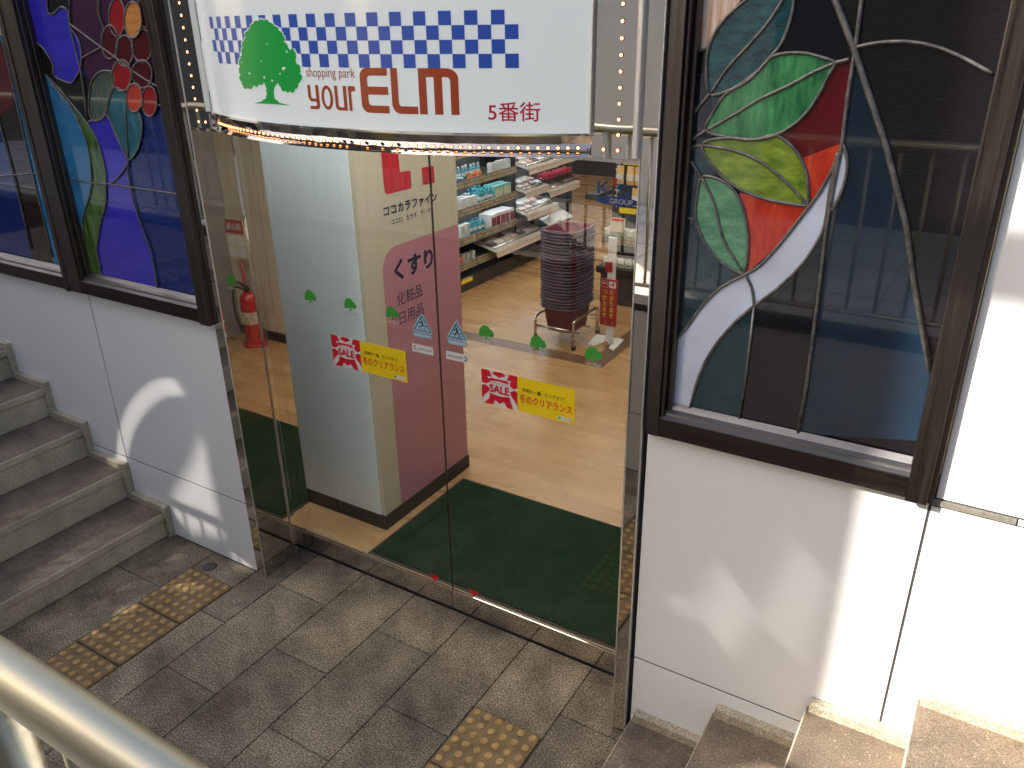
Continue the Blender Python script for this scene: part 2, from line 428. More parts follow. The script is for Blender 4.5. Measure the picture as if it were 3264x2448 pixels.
# stairs
def stair(name, label, sgn, xf, z0, rise, run, n):
    t = thing(name, label, 'stairs', (xf, 1.2, 0)); t['label'] = label
    z = z0; x = xf
    for i in range(n):
        xn = x+sgn*run*(1 if i < n-1 else 6)
        st = MB(); st.box(x+sgn*0.012, xn+sgn*0.02, 0.25, WALL-0.001, z-rise*1.02 if i else 0.0, z-0.045)
        st.box(x, xn+sgn*0.02, 0.25, WALL-0.001, z-0.045, z)
        so_ = st.build('step', [m_step, m_riser_lit], t, bevel=0.009, seg=3)
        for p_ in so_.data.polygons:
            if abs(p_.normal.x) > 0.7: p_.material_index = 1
        sk = MB(); xs = x+sgn*0.012
        sk.box(xs, xn+sgn*0.008, WALL-0.032, WALL+0.004, z-0.01, z+0.036)
        sk.box(xs-sgn*(0.03 if sgn < 0 else -0.002), xs+sgn*0.03, WALL-0.0325, WALL+0.0041, max(0.0, z-rise+(0.034 if i else 0.0)), z+0.0362)
        sk.build('skirting', m_skirt, t, bevel=0.003, seg=1)
        x += sgn*run; z += rise
    return t
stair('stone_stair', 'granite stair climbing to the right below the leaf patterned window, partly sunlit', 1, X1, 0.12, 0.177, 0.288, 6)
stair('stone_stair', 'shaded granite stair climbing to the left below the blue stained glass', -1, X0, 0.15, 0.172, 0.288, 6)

# wall cladding on both sides of the entrance
def cladding(label, base, backs, panels, strips=()):
    t = thing('wall_cladding', label, 'wall', base)
    b = MB()
    for q in backs: b.box(*q)
    b.build('backing', m_joint, t)
    for (x0, x1, z0, z1) in panels:
        MB().box(x0+0.0036, x1-0.0036, WALL, WALL+0.012, z0+0.0036, z1-0.0036).build('panel', m_white, t, bevel=0.0015, seg=2)
    for q in strips: MB().box(*q).build('sealant_strip', m_sealgrey, t, bevel=0.001, seg=1)
    return t
cladding('white enamel panel wall left of the doors under the blue stained glass', (-4, WALL, 0),
         [(-7.5, -2.795, WALL+0.0035, 2.30, -0.2, 1.295), (-7.5, -2.795, WALL+0.03, 2.30, 3.1, 5.0)],
         [(-3.71, -2.795, 0.389, 1.30), (-3.71, -2.795, 0.0, 0.389), (-4.72, -3.71, 0.389, 1.30), (-4.72, -3.71, 0.0, 0.389), (-7.5, -4.72, 0.389, 1.30), (-7.5, -4.72, 0.0, 0.389),
          (-5.0, -2.795, 3.12, 5.0), (-7.5, -5.0, 3.12, 5.0)])
cladding('white enamel panel wall right of the doors, sunlit at its right end', (0, WALL, 0),
         [(-0.821, 3.5, WALL+0.0035, 2.30, -0.2, 1.279), (-0.015, 3.5, WALL+0.0035, 2.30, 1.279, 5.0), (-0.821, -0.015, WALL+0.03, 2.30, 3.1, 5.0)],
         [(-0.8225, -0.0225, 0.389, 1.296), (-0.8225, -0.0225, 0.0, 0.389), (-0.0225, 1.0, 0.389, 1.281), (-0.0225, 1.0, 0.0, 0.389), (1.0, 3.5, 0.389, 1.281), (1.0, 3.5, 0.0, 0.389), (0.172, 1.0, 1.2785, 1.302),
          (-0.017, 1.0, 1.301, 2.25), (-0.017, 1.0, 2.25, 3.2), (1.0, 3.5, 1.301, 2.25), (1.0, 3.5, 2.25, 3.2), (-0.82, 3.5, 3.2, 5.0)],
         [(-0.0215, 0.172, WALL-0.004, WALL+0.011, 1.2825, 1.2995), (-0.078, -0.024, WALL-0.003, WALL+0.011, 1.284, 1.2965)])

# mirror polished jambs of the doorway
def jamb(label, x0, x1, bead, side):
    t = thing('mirror_jamb', label, 'door jamb', ((x0+x1)/2, WALL, 0))
    MB().box(x0, x1, WALL-0.01, GLASS+0.05, 0.001, 3.3).build('casing', m_mirror, t, bevel=0.0012, seg=2)
    xe = x1 if side > 0 else x0
    MB().box(xe-0.0022, xe+0.0022, WALL-0.0135, WALL-0.0078, 0.001, 3.3).build('corner_trim', m_satin, t, bevel=0.0015)
    if bead: MB().box(x1-0.001, x1+0.009, 2.296, 2.320, 0.001, 2.11).build('cover_strip', m_chrome, t, bevel=0.002)
    else: MB().box(x1-0.001, x1+0.0045, WALL-0.0165, WALL+0.02, 0.001, 3.3).build('edge_trim', m_satin, t, bevel=0.0018); MB().box(x1+0.0045, x1+0.0130, WALL-0.002, WALL+0.02, 0.001, 3.3).build('shadow_gap', m_darkgap, t)
    return t
jamb('mirror polished steel jamb left of the glass doors reflecting the stair', -2.793, -2.735, True, 1)
jamb('mirror polished steel jamb right of the glass doors reflecting the opposite wall', -0.885, -0.836, False, -1)

# opposite parapet wall, walkway and what stands behind the camera (seen in the mirrors and glass)
pw = thing('parapet_wall', 'pale grey panelled parapet wall with dark coping facing the shop front, seen in the mirror jamb', 'wall', (-2, 0.2, 0))
MB().box(-12, 6, 0.03, 0.2378, -0.1, 1.0).build('backing', m_joint, pw)
for x0 in (-6.17, -4.67, -3.17, -1.66, -0.16, 1.34):
    for z0, z1 in ((0.0, 0.37), (0.37, 0.998)):
        MB().box(x0+0.003, x0+1.497, 0.238, 0.25, z0+0.003, z1-0.003).build('panel', m_panelgrey, pw, bevel=0.0015)
MB().box(-12, 6, 0.12, 0.262, 1.0, 1.042).build('coping', m_blackg, pw, bevel=0.004)
tag(MB().box(-12, 6, -2.1, 0.1195, 0.8, 1.047).build('upper_walkway', m_walk), kind='structure')
mj = MB()
for i in range(-24, 12): mj.box(i*0.5, i*0.5+0.004, -2.0, 0.119, 1.0472, 1.0485)
for y in (-0.35, -0.95, -1.55): mj.box(-12, 6, y, y+0.004, 1.0474, 1.0487)
tag(mj.build('walkway_joints', m_grout), kind='structure')
rl = thing('handrail', 'satin stainless steel handrail with round top pipe in the near corner', 'handrail', (-0.7, 0.23, 1.04))
MB().cyl((-9, 0.23, 1.937), (5, 0.23, 1.937), 0.0232, 40).build('top_pipe', m_steel, rl)
MB().cyl((-9, 0.23, 1.14), (5, 0.23, 1.14), 0.013, 16).build('bottom_rail', m_steel, rl)
for k in range(-40, 30):
    x = -0.715+0.128*k
    if k % 9 == 0: MB().cyl((x, 0.23, 1.04), (x, 0.23, 1.93), 0.0225, 20).build('post', m_steel, rl)
    else: MB().cyl((x, 0.23, 1.13), (x, 0.23, 1.925), 0.0095, 12).build('baluster', m_steel, rl)

# ------------------------------------------------------------------ stained glass
S = {}
S['navy'] = stained('glass_navy', (0.006, 0.012, 0.035)); S['teal_dark'] = stained('glass_teal_dark', (0.012, 0.042, 0.058))
S['umber'] = stained('glass_dark_textured', (0.005, 0.004, 0.0055), bmp=0.5, rough=0.22); S['black'] = stained('glass_black', (0.006, 0.006, 0.010))
S['blue_dim'] = stained('glass_blue_dim', (0.008, 0.022, 0.045)); S['leaf_teal'] = stained('glass_leaf_teal', (0.004, 0.022, 0.032), 1, (0.012, 0.10, 0.115), ang=(2.2, 1, 6))
S['leaf_green'] = stained('glass_leaf_green', (0.010, 0.10, 0.045), 1, (0.085, 0.36, 0.13), ang=(7, 1, 1.6), sc=5)
S['leaf_lime'] = stained('glass_leaf_lime', (0.085, 0.17, 0.012), 1, (0.30, 0.42, 0.05), ang=(3, 1, 7), sc=6)
S['leaf_jade'] = stained('glass_leaf_jade', (0.03, 0.17, 0.075), 1, (0.17, 0.42, 0.24), ang=(2, 1, 5), sc=7)
S['red_deep'] = stained('glass_red_deep', (0.11, 0.007, 0.010)); S['red'] = stained('glass_red_reflection', (0.42, 0.022, 0.012), 1, (0.62, 0.06, 0.02), ang=(5, 1, 2), sc=9)
S['opal'] = stained('glass_opal', (0.60, 0.68, 0.85), rough=0.2); S['amber'] = stained('glass_amber_white', (0.55, 0.20, 0.05), 1, (0.78, 0.74, 0.66), ang=(9, 1, 0.6), sc=6)
S['sky'] = stained('glass_sky_blue', (0.020, 0.16, 0.36), 1, (0.035, 0.25, 0.50), ang=(2, 1, 5), sc=3); S['violet'] = stained('glass_violet', (0.028, 0.020, 0.44), 1, (0.050, 0.034, 0.60), ang=(1, 1, 7), sc=3)
S['cobalt'] = stained('glass_cobalt', (0.003, 0.016, 0.12), 1, (0.007, 0.032, 0.21), ang=(1, 1, 7), sc=3); S['moss'] = stained('glass_moss', (0.020, 0.075, 0.010), 1, (0.11, 0.22, 0.04), ang=(6, 1, 1.2), sc=5)
S['plum'] = stained('glass_plum', (0.035, 0.006, 0.034), 1, (0.075, 0.014, 0.062), ang=(1, 1, 5), sc=4); S['petal'] = stained('glass_petal_red', (0.30, 0.006, 0.008), 1, (0.42, 0.010, 0.010), sc=6)
S['petal_dark'] = stained('glass_petal_dark', (0.09, 0.003, 0.006)); S['petal_orange'] = stained('glass_petal_orange', (0.62, 0.16, 0.04), 1, (0.75, 0.36, 0.08), sc=6)
S['vermilion'] = stained('glass_vermilion', (0.60, 0.06, 0.025)); S['smoke'] = stained('glass_smoke', (0.004, 0.003, 0.003))
S['streak'] = stained('glass_streaky', (0.015, 0.05, 0.14), 1, (0.16, 0.19, 0.04), ang=(14, 1, 1), sc=4); S['teal'] = stained('glass_teal', (0.012, 0.09, 0.13), 1, (0.05, 0.22, 0.26), ang=(8, 1, 1.5), sc=4)
S['lemon'] = stained('glass_lemon', (0.45, 0.5, 0.16), 1, (0.66, 0.62, 0.22), sc=8); S['brown'] = stained('glass_brown', (0.022, 0.014, 0.007))
YG = 2.140
def tr(ox, oy, k): return lambda pts: [(ox+x*k, oy+y*k) for x, y in pts]
R3 = tr(1900, 0, 0.6166); R4 = tr(1900, 900, 0.9330); LA = tr(0, 0, 0.4219); L1 = tr(0, 0, 0.6027)
def pane(win, name, px, mat, y, label=None, clip=None, par=None):
    pts = [on_y(a, b, y) for a, b in px]
    if clip: pts = [Vector((min(max(p.x, clip[0]), clip[1]), y, max(p.z, clip[2]))) for p in pts]
    q = []
    for p in pts:
        if not q or (p-q[-1]).length > 1e-5: q.append(p)
    if (q[0]-q[-1]).length < 1e-5: q.pop()
    o = MB().poly(q, Vector((0, 0.003, 0))).build(name, S[mat], par or win)
    if label: o['label'] = label
    return o
def came(mb, px, r=0.0042, y=YG-0.004, closed=False, clip=None):
    r *= 1.2
    if closed: px = px+[px[0]]
    pts = [on_y(a, b, y) for a, b in px]
    if clip: pts = [p for p in pts if clip[0]-0.003 <= p.x <= clip[1]+0.003 and p.z >= clip[2]-0.003]
    if len(pts) > 1: mb.tube(pts, r, 6)
def frame_box(t, x0, x1, zb, zt, wl, wr, hb, bead):
    YF = 2.082
    f = MB(); f.box(x0, x0+wl, YF, 2.20, zb-0.001, zt); f.build('stile', m_frame, t, bevel=0.0015)
    f = MB(); f.box(x1-wr, x1, YF-0.003, 2.20, zb-0.006, zt); f.build('stile', m_frame, t, bevel=0.0015)
    f = MB(); f.box(x0+wl, x1-wr, YF+0.002, 2.20, zb, zb+hb); f.build('bottom_rail', m_frameh, t, bevel=0.0015)
    f = MB(); f.box(x0+wl, x1-wr, YF+0.002, 2.20, zt-0.06, zt); f.build('top_rail', m_frameh, t, bevel=0.0015)
    b = MB(); A = []; n = 6
    prof = [(YF+0.006, zb+hb), (YF+0.022, zb+hb+0.006), (YF+0.024, zb+hb+0.014), (YF+0.040, zb+hb+0.020), (YG-0.004, zb+hb+bead), (YG-0.004, zb+hb)]
    b.loft([[(x0+wl, y, z) for y, z in prof], [(x1-wr, y, z) for y, z in prof]]); b.build('glazing_bead', m_bead, t)
    b = MB(); b.box(x0+wl, x0+wl+0.010, YF+0.012, YG, zb+hb+0.002, zt-0.06); b.box(x0+wl+0.010, x0+wl+0.024, YF+0.034, YG, zb+hb+0.012, zt-0.06); b.build('side_bead', m_frame, t, bevel=0.002)
    b = MB(); b.box(x1-wr-0.003, x1-wr, YF+0.03, YG, zb+hb+0.002, zt-0.06); b.build('side_bead', m_frame, t)
    MB().box(x0+0.005, x1-0.005, YG+0.006, YG+0.02, zb+0.01, zt-0.01).build('backing', m_black, t)

# right window: leaves on dark glass
wr_ = thing('stained_glass_window', 'right hand stained glass window with big green leaves and a white stem on dark glass', 'stained glass', (-0.42, WALL, 1.3))
frame_box(wr_, -0.8155, -0.031, 1.300, 3.1, 0.0405, 0.052, 0.060, 0.036)
MB().box(-0.8315, -0.8157, 2.112, 2.20, 1.2995, 3.1).build('recess_strip', M('recess_navy', (0.022, 0.02, 0.035), 0.35), wr_)
MB().box(-0.031, -0.0185, 2.094, 2.20, 1.293, 3.1).build('outer_strip', m_frame, wr_, bevel=0.001)
cl = (-0.757, -0.083, 1.386)
def bgz(win, name, mat, xs, y=YG+0.0025):     # a background piece given as world x,z corners
    MB().poly([Vector((a, y, b)) for a, b in xs], Vector((0, 0.003, 0))).build(name, S[mat], win)
bgz(wr_, 'glass_pane', 'umber', [(-0.775, 1.36), (-0.08, 1.36), (-0.08, 3.04), (-0.775, 3.04)], YG+0.003)
diag = R3([(1150, -200), (1235, 0), (1325, 230), (1500, 760), (1600, 1150), (1642, 1460), (1725, 1913), (1740, 2060), (1760, 2300)])
main = R3([(1400, -200), (1372, 0), (1340, 250), (1300, 500), (1275, 720), (1225, 970), (1190, 1180), (1157, 1460), (1089, 1989), (1044, 2240), (1030, 2330)])
sec = R3([(817, 1581), (779, 1913), (741, 2163), (725, 2280)])
l1 = smooth_line(R3([(585, 485), (570, 330), (585, 235), (645, 120), (760, 10), (900, -80), (1030, -110), (1022, 0), (1005, 100), (960, 220), (895, 300), (800, 405), (700, 462)]), 4, True)
l2 = smooth_line(R3([(568, 675), (600, 590), (660, 495), (760, 425), (850, 355), (905, 295), (980, 275), (1080, 275), (1170, 298), (1232, 325), (1195, 400), (1150, 490), (1080, 590), (1000, 660), (920, 700), (820, 722), (700, 712)]), 4, True)
l3 = smooth_line(R3([(545, 752), (600, 722), (700, 712), (820, 722), (920, 698), (990, 735), (1050, 805), (1085, 890), (1096, 980), (1090, 1058), (1000, 1052), (860, 1025), (730, 970), (640, 900), (580, 830)]), 4, True)
l4 = smooth_line(R3([(545, 918), (620, 920), (700, 970), (750, 1050), (775, 1150), (786, 1250), (768, 1405), (700, 1390), (620, 1330), (555, 1240), (515, 1130), (520, 1020)]), 4, True)
stemA = smooth_line(R3([(1248, 790), (1228, 860), (1150, 1000), (1060, 1120), (950, 1260), (850, 1370), (770, 1418), (640, 1490), (540, 1590), (470, 1690), (424, 1747)]), 3)
stemB = smooth_line(R3([(484, 2115), (522, 1974), (590, 1823), (696, 1687), (817, 1581), (938, 1490), (1060, 1370), (1130, 1270), (1180, 1170), (1205, 1000), (1232, 870), (1248, 790)]), 3)
stem = stemA+R3([(396, 2095), (380, 2160), (470, 2175)])+stemB
tip = smooth_line(R3([(1272, 745), (1298, 830), (1285, 940), (1250, 1030), (1215, 1088), (1225, 970), (1250, 850)]), 4, True)
y1, y2, y3 = YG+0.0, YG-0.001, YG-0.002
pane(wr_, 'glass_pane', R3([(1010, -150), (1235, -150)])+diag[1:3]+R3([(1335, 250), (1310, 300), (1230, 330), (1100, 300), (900, 320)]), 'black', y1, clip=cl)
pane(wr_, 'glass_pane', diag[2:]+list(reversed(main[2:])), 'blue_dim', y1, clip=cl)
pane(wr_, 'glass_pane', sec+list(reversed(main[6:])), 'black', y1, clip=cl)
pane(wr_, 'glass_pane', R3([(380, 500), (640, 500), (640, 700), (600, 1000), (800, 1420), (820, 1581), (790, 1913), (741, 2200), (300, 2200)]), 'teal_dark', y1, clip=cl)
pane(wr_, 'glass_pane', R3([(500, 380), (600, 380), (600, 700), (480, 760)]), 'navy', YG-0.0005, clip=cl)
pane(wr_, 'glass_pane', R3([(545, -200), (800, -200), (740, 10), (640, 115), (590, 200), (560, 265), (500, 265)]), 'amber', y1, 'white and amber striped glass piece', clip=cl)
pane(wr_, 'glass_pane', R3([(1235, 330), (1315, 315), (1300, 500), (1275, 720), (1245, 800), (1000, 900), (920, 700), (1000, 660), (1150, 490)]), 'red_deep', y1, 'dark red glass piece', clip=cl)
pane(wr_, 'glass_pane', R3([(1270, 740), (1245, 800), (1150, 1000), (950, 1260), (775, 1415), (740, 1000), (860, 1000), (1080, 1000), (1060, 820)]), 'red', YG-0.0006, 'red glass piece with a reflection painted into its brighter colour', clip=cl)  # brighter red below the rail line: reflection put into the glass colour
pane(wr_, 'glass_leaf', l1, 'leaf_teal', y2, 'dark teal glass leaf', clip=cl); pane(wr_, 'glass_leaf', l2, 'leaf_green', y3, 'large emerald glass leaf', clip=cl)
pane(wr_, 'glass_leaf', l3, 'leaf_lime', y2, 'yellow green glass leaf', clip=cl); pane(wr_, 'glass_leaf', l4, 'leaf_jade', y3, 'small jade green glass leaf', clip=cl)
pane(wr_, 'glass_stem', stem, 'opal', y2, 'milky white curved glass stem', clip=cl); pane(wr_, 'glass_stem', tip, 'opal', y3, clip=cl)
cm = MB()
for L in (l1, l2, l3, l4, tip): came(cm, L, 0.0034, closed=True, clip=cl)
for L in (stemA, stemB): came(cm, L, 0.0036, clip=cl)
for L, r in ((R3([(590, 485), (680, 350), (800, 220), (900, 100), (975, -20), (1030, -110)]), 0.0034), (R3([(565, 678), (700, 600), (850, 510), (1000, 440), (1130, 370), (1235, 325)]), 0.0034),
             (R3([(545, 750), (680, 770), (800, 810), (900, 870), (1000, 960), (1092, 1060)]), 0.0034), (R3([(548, 918), (610, 1050), (660, 1240), (760, 1410)]), 0.0034),
             (R3([(1235, 325), (1310, 306)]), 0.004), (R3([(490, 725), (570, 672)]), 0.004), (R3([(500, 590), (590, 480)]), 0.004), (R3([(490, 760), (545, 752)]), 0.0036), (R3([(480, 820), (545, 918)]), 0.0034),
             (R3([(1340, 245), (1450, 222), (1600, 215), (1750, 240), (1900, 300), (2080, 400)]), 0.0036), (R3([(770, 1418), (805, 1490), (817, 1581)]), 0.0036), (R3([(1205, 1000), (1225, 970), (1250, 840)]), 0.0034),
             (R3([(440, 1130), (515, 1130)]), 0.003), (R3([(530, 265), (580, 250)]), 0.0034), (R3([(1092, 1060), (1100, 1075)]), 0.0036)):
    came(cm, smooth_line(L, 4), r, clip=cl)
came(cm, main, 0.0045, YG-0.0045, clip=cl); came(cm, sec, 0.0034, clip=cl)
came(cm, diag, 0.0066, YG-0.005, clip=cl)
cm.build('lead_came', m_lead, wr_)

# left window beside the doors: red petals on blue
wl_ = thing('stained_glass_window', 'blue and violet stained glass window with hanging red petals left of the doors', 'stained glass', (-3.3, WALL, 1.3))
frame_box(wl_, -3.800, -2.796, 1.300, 3.1, 0.098, 0.058, 0.060, 0.034)
cl = (-3.705, -2.853, 1.386)
bgz(wl_, 'glass_pane', 'cobalt', [(-3.71, 1.36), (-2.85, 1.36), (-2.85, 3.04), (-3.71, 3.04)], YG+0.003)
band = smooth_line(LA([(345, 560), (400, 640), (520, 790), (610, 960), (665, 1120), (690, 1290), (690, 1420), (660, 1540), (625, 1660)])+L1([(440, 1230), (436, 1320), (448, 1440), (455, 1500)]), 3)
band2 = smooth_line(LA([(372, 590), (430, 650), (540, 780), (650, 920), (720, 1030), (770, 1170), (800, 1320), (802, 1420), (796, 1560), (765, 1660)])+L1([(525, 1230), (512, 1320), (528, 1400), (545, 1500)]), 3)
vio1 = smooth_line(LA([(180, -80), (345, -80), (355, 40), (368, 100), (410, 100), (460, 52), (512, 85), (525, 190), (560, 250), (600, 320), (616, 420), (605, 520), (575, 580), (540, 628), (480, 612), (405, 570), (396, 480), (330, 370), (265, 300), (235, 150)]), 3, True)
vio2 = smooth_line(LA([(662, 925), (740, 908), (800, 865), (835, 920), (890, 1060), (965, 1200), (955, 1255), (885, 1350), (806, 1392), (798, 1300), (768, 1170), (718, 1030)]), 3, True)
seam = smooth_line(LA([(968, 1205), (965, 1285), (985, 1420), (1020, 1560), (1050, 1660)])+L1([(745, 1190), (800, 1340), (830, 1500), (838, 1560)]), 3)
pane(wl_, 'glass_pane', LA([(250, 420), (330, 560)])+band+L1([(330, 1500), (250, 900)]), 'sky', y1, 'pale blue curved glass piece', clip=cl)
pane(wl_, 'glass_pane', band+list(reversed(band2)), 'moss', y2, 'moss green curved glass band', clip=cl)
pane(wl_, 'glass_pane', LA([(200, 100), (330, 370), (395, 480), (400, 560), (540, 620), (600, 560), (680, 600), (680, 900), (662, 925), (540, 770), (430, 650), (340, 560)]), 'smoke', YG+0.0004, clip=cl)
pane(wl_, 'glass_pane', LA([(330, -300), (540, -300), (530, 120), (470, 45), (410, 95), (365, 98), (350, 40)]), 'smoke', YG+0.0004, clip=cl)
pane(wl_, 'glass_pane', LA([(525, -300), (1300, -300), (1300, 840), (1190, 790), (1060, 860), (860, 760), (680, 620), (610, 480), (612, 400), (560, 250), (525, 190)]), 'plum', YG+0.001, 'plum glass piece', clip=cl)
pane(wl_, 'glass_pane', vio1, 'violet', y2, 'violet blue glass piece', clip=cl); pane(wl_, 'glass_pane', vio2, 'violet', y2, clip=cl)
pane(wl_, 'glass_pane', band2[len(band2)*7//12:]+L1([(560, 1560), (838, 1560)])+list(reversed(seam[2:]))+LA([(885, 1352), (806, 1394)]), 'violet', y1, clip=cl)
lf1 = smooth_line(LA([(690, 620), (755, 542), (850, 545), (862, 640), (822, 760), (790, 880), (740, 912), (690, 900), (668, 800), (678, 690)]), 3, True)
lf2 = smooth_line(LA([(830, 690), (870, 660), (940, 700), (975, 830), (1050, 850), (1074, 940), (1062, 1050), (1030, 1150), (968, 1205), (900, 1060), (832, 900), (812, 800)]), 3, True)
pane(wl_, 'glass_leaf', lf1, 'streak', y2, 'streaky blue green glass leaf', clip=cl); pane(wl_, 'glass_leaf', lf2, 'teal', y3, 'teal glass leaf', clip=cl)
cm = MB()
PET = [((1105, 60), (60, 150), 'petal_dark'), ((885, 130), (62, 145), 'petal'), ((830, 318), (62, 128), 'petal_dark'), ((1075, 345), (80, 125), 'petal_dark'), ((942, 385), (66, 118), 'petal_dark'),
       ((1075, 560), (76, 105), 'petal_dark'), ((920, 572), (72, 118), 'petal'), ((1130, 765), (56, 115), 'petal'), ((1015, 738), (62, 108), 'vermilion'), ((1005, 150), (66, 138), 'petal_orange')]
for i, ((cx, cy), (rx, ry), mt) in enumerate(PET):
    e = LA(ell(cx, cy, rx, ry, 22)); yy = YG-0.0015-0.0006*i
    pane(wl_, 'glass_petal', e, mt, yy, {'petal': 'red glass petal', 'petal_dark': 'dark red glass petal', 'vermilion': 'vermilion glass petal', 'petal_orange': 'orange glass petal'}[mt], clip=cl)
    came(cm, e, 0.0030, yy-0.001, True, clip=cl)
for L in (vio1, vio2, lf1, lf2): came(cm, L, 0.0030, closed=True, clip=cl)
for L in (band, band2, seam): came(cm, L, 0.0032, clip=cl)
for L in (LA([(480, 1350), (690, 1382), (820, 1390), (1000, 1415), (1400, 1475)]), LA([(530, 180), (700, 310), (880, 440), (1080, 590), (1260, 690)]), LA([(525, -50), (528, 190), (610, 540), (655, 900)]), LA([(750, -50), (742, 90), (790, 230)]),
          LA([(1190, 790), (1290, 835)]), LA([(612, 440), (760, 360)]), LA([(945, 800), (955, 1000), (968, 1205)])): came(cm, smooth_line(L, 3), 0.0030, YG-0.005, clip=cl)
cm.build('lead_came', m_lead, wl_)

# far left window, cut by the frame of the photograph
wf_ = thing('stained_glass_window', 'leftmost stained glass window with light blue stripe and dark brown zones', 'stained glass', (-4.4, WALL, 1.3))
frame_box(wf_, -5.00, -3.803, 1.300, 3.1, 0.06, 0.028, 0.060, 0.034)
cl = (-4.935, -3.835, 1.386)
bgz(wf_, 'glass_pane', 'cobalt', [(-4.94, 1.36), (-3.83, 1.36), (-3.83, 3.04), (-4.94, 3.04)], YG+0.003)
st1 = smooth_line(L1([(-60, 150), (0, 195), (40, 330), (100, 600), (180, 950), (240, 1200), (290, 1420), (300, 1500)]), 3); st2 = smooth_line(L1([(-40, 130), (50, 210), (85, 300), (170, 600), (260, 1000), (350, 1430), (360, 1500)]), 3)
stb = smooth_line(L1([(-60, 400), (0, 660), (90, 1000), (190, 1440), (200, 1500)]), 3)
pane(wf_, 'glass_pane', st1+list(reversed(st2)), 'sky', y2, 'light blue glass stripe', clip=cl)
pane(wf_, 'glass_pane', stb+list(reversed(st1)), 'brown', y1, 'dark brown glass piece', clip=cl)
pane(wf_, 'glass_pane', L1([(-200, 200), (-60, 200), (10, 250), (60, 430), (70, 560), (-20, 620), (-200, 500)]), 'red_deep', YG-0.0016, 'dark red glass piece', clip=cl)
pane(wf_, 'glass_pane', L1([(-200, -150), (20, -150), (55, 100), (80, 300), (50, 215), (0, 180), (-200, 100)]), 'lemon', y3, 'pale yellow glass piece', clip=cl)
cm = MB()
for L in (st1, st2, stb, L1([(-100, 950), (0, 930), (230, 915), (300, 930)]), L1([(-100, 420), (0, 385), (170, 375)]), L1([(-100, 70), (0, 80), (60, 100)])): came(cm, L, 0.0032, YG-0.005, clip=cl)
cm.build('lead_came', m_lead, wf_)

# ------------------------------------------------------------------ the curved sign over the doors
SCX, SR, SYC = -1.82, 1.591, 3.486
SRF = SR-0.012
def on_cyl(px, py, rad):
    d = ray(px, py); ox, oy = -SCX, -SYC
    a = d.x*d.x+d.y*d.y; b = 2*(ox*d.x+oy*d.y); c = ox*ox+oy*oy-rad*rad
    t = (-b-math.sqrt(max(0, b*b-4*a*c)))/(2*a); p = CAM+d*t
    return math.atan2(p.x-SCX, SYC-p.y)*rad, p.z
def cyl(rad): return lambda s, z: Vector((SCX+rad*math.sin(s/SRF), SYC-rad*math.cos(s/SRF), z))
sg = thing('shop_sign', 'curved white shop sign with a green tree and bulb studded chrome border', 'sign', (SCX, 2.1, 2.105))
m_face, t, b = newmat('sign_acrylic')
b.inputs['Base Color'].default_value = (0.46, 0.49, 0.475, 1); b.inputs['Roughness'].default_value = 0.12
b.inputs['Emission Color'].default_value = (0.90, 0.97, 1.0, 1); b.inputs['Emission Strength'].default_value = 0.12
ZB, ZT, ZF = 2.105, 3.30, 2.167
a0 = math.asin(0.79/SR)
arc = [(SCX+SR*math.sin(a), SYC-SR*math.cos(a)) for a in [-a0+2*a0*i/96 for i in range(97)]]
path = [(-2.734, 2.105), (-2.612, 2.105)]+arc+[(-1.028, 2.105), (-0.887, 2.105)]
def wall_of(mb, pts, z0, z1):
    L0 = [mb.bm.verts.new((x, y, z0)) for x, y in pts]; L1_ = [mb.bm.verts.new((x, y, z1)) for x, y in pts]
    for i in range(len(pts)-1):
        f = mb.bm.faces.new((L0[i], L0[i+1], L1_[i+1], L1_[i])); f.smooth = True
m_band = mirror('sign_chrome', (0.66, 0.62, 0.59), 0.07, 0.09, 14)
arcin = [(SCX+SRF*math.sin(a), SYC-SRF*math.cos(a)) for a in [-a0+2*a0*i/96 for i in range(97)]]
def ringbox(z0, z1, r0, r1, tilt=0.0):
    m = MB(); A = []
    for r, z in ((r1-tilt, z0), (r1, z1), (r0, z1), (r0, z0)):
        A.append([(SCX+r*math.sin(a), SYC-r*math.cos(a), z) for a in [-a0+2*a0*i/96 for i in range(97)]])
    L = [[A[k][i] for k in range(4)] for i in range(97)]
    m.loft(L, True, False); 
    return m
TILT = 0.036
ringbox(ZB, ZF, SR-0.06, SR, TILT).build('bottom_band', m_band, sg)
ringbox(3.24, ZT, SR-0.03, SR).build('top_band', m_band, sg)
ringbox(ZB-0.002, ZB+0.003, SR-TILT-0.004, SR-TILT+0.0006).build('lip_trim', m_mirror, sg)
ringbox(ZF-0.004, ZF+0.003, SR-0.010, SR+0.003).build('face_trim', m_chrome, sg)
MB().box(-2.7345, -2.606, 2.105, 2.16, ZB, ZT).build('side_plate', m_mirror, sg, bevel=0.001)
MB().box(-1.034, -0.8855, 2.105, 2.16, ZB, ZT).build('side_plate', m_mirror, sg, bevel=0.001)
MB().box(-0.906, -0.8858, 2.090, 2.1045, ZB+0.003, ZT).build('edge_trim', m_satin, sg, bevel=0.006, seg=4)
MB().box(-1.0365, -1.0305, 2.092, 2.108, ZF, ZT).build('edge_trim', m_satin, sg, bevel=0.002)
MB().box(-2.6115, -2.604, 2.088, 2.108, ZF, ZT).build('edge_trim', m_satin, sg, bevel=0.003)
m = MB(); wall_of(m, arcin, ZF-0.01, 3.25); m.build('sign_face', m_face, sg)
m = MB(); pts = [(x, y+0.004) for x, y in path]; lo = [m.bm.verts.new((x, y, ZB+0.001)) for x, y in pts]; hi = [m.bm.verts.new((x, 2.375, ZB+0.001)) for x, y in pts]
for i in range(len(pts)-1): m.bm.faces.new((lo[i], lo[i+1], hi[i+1], hi[i]))
m.build('soffit', m_mirror, sg)
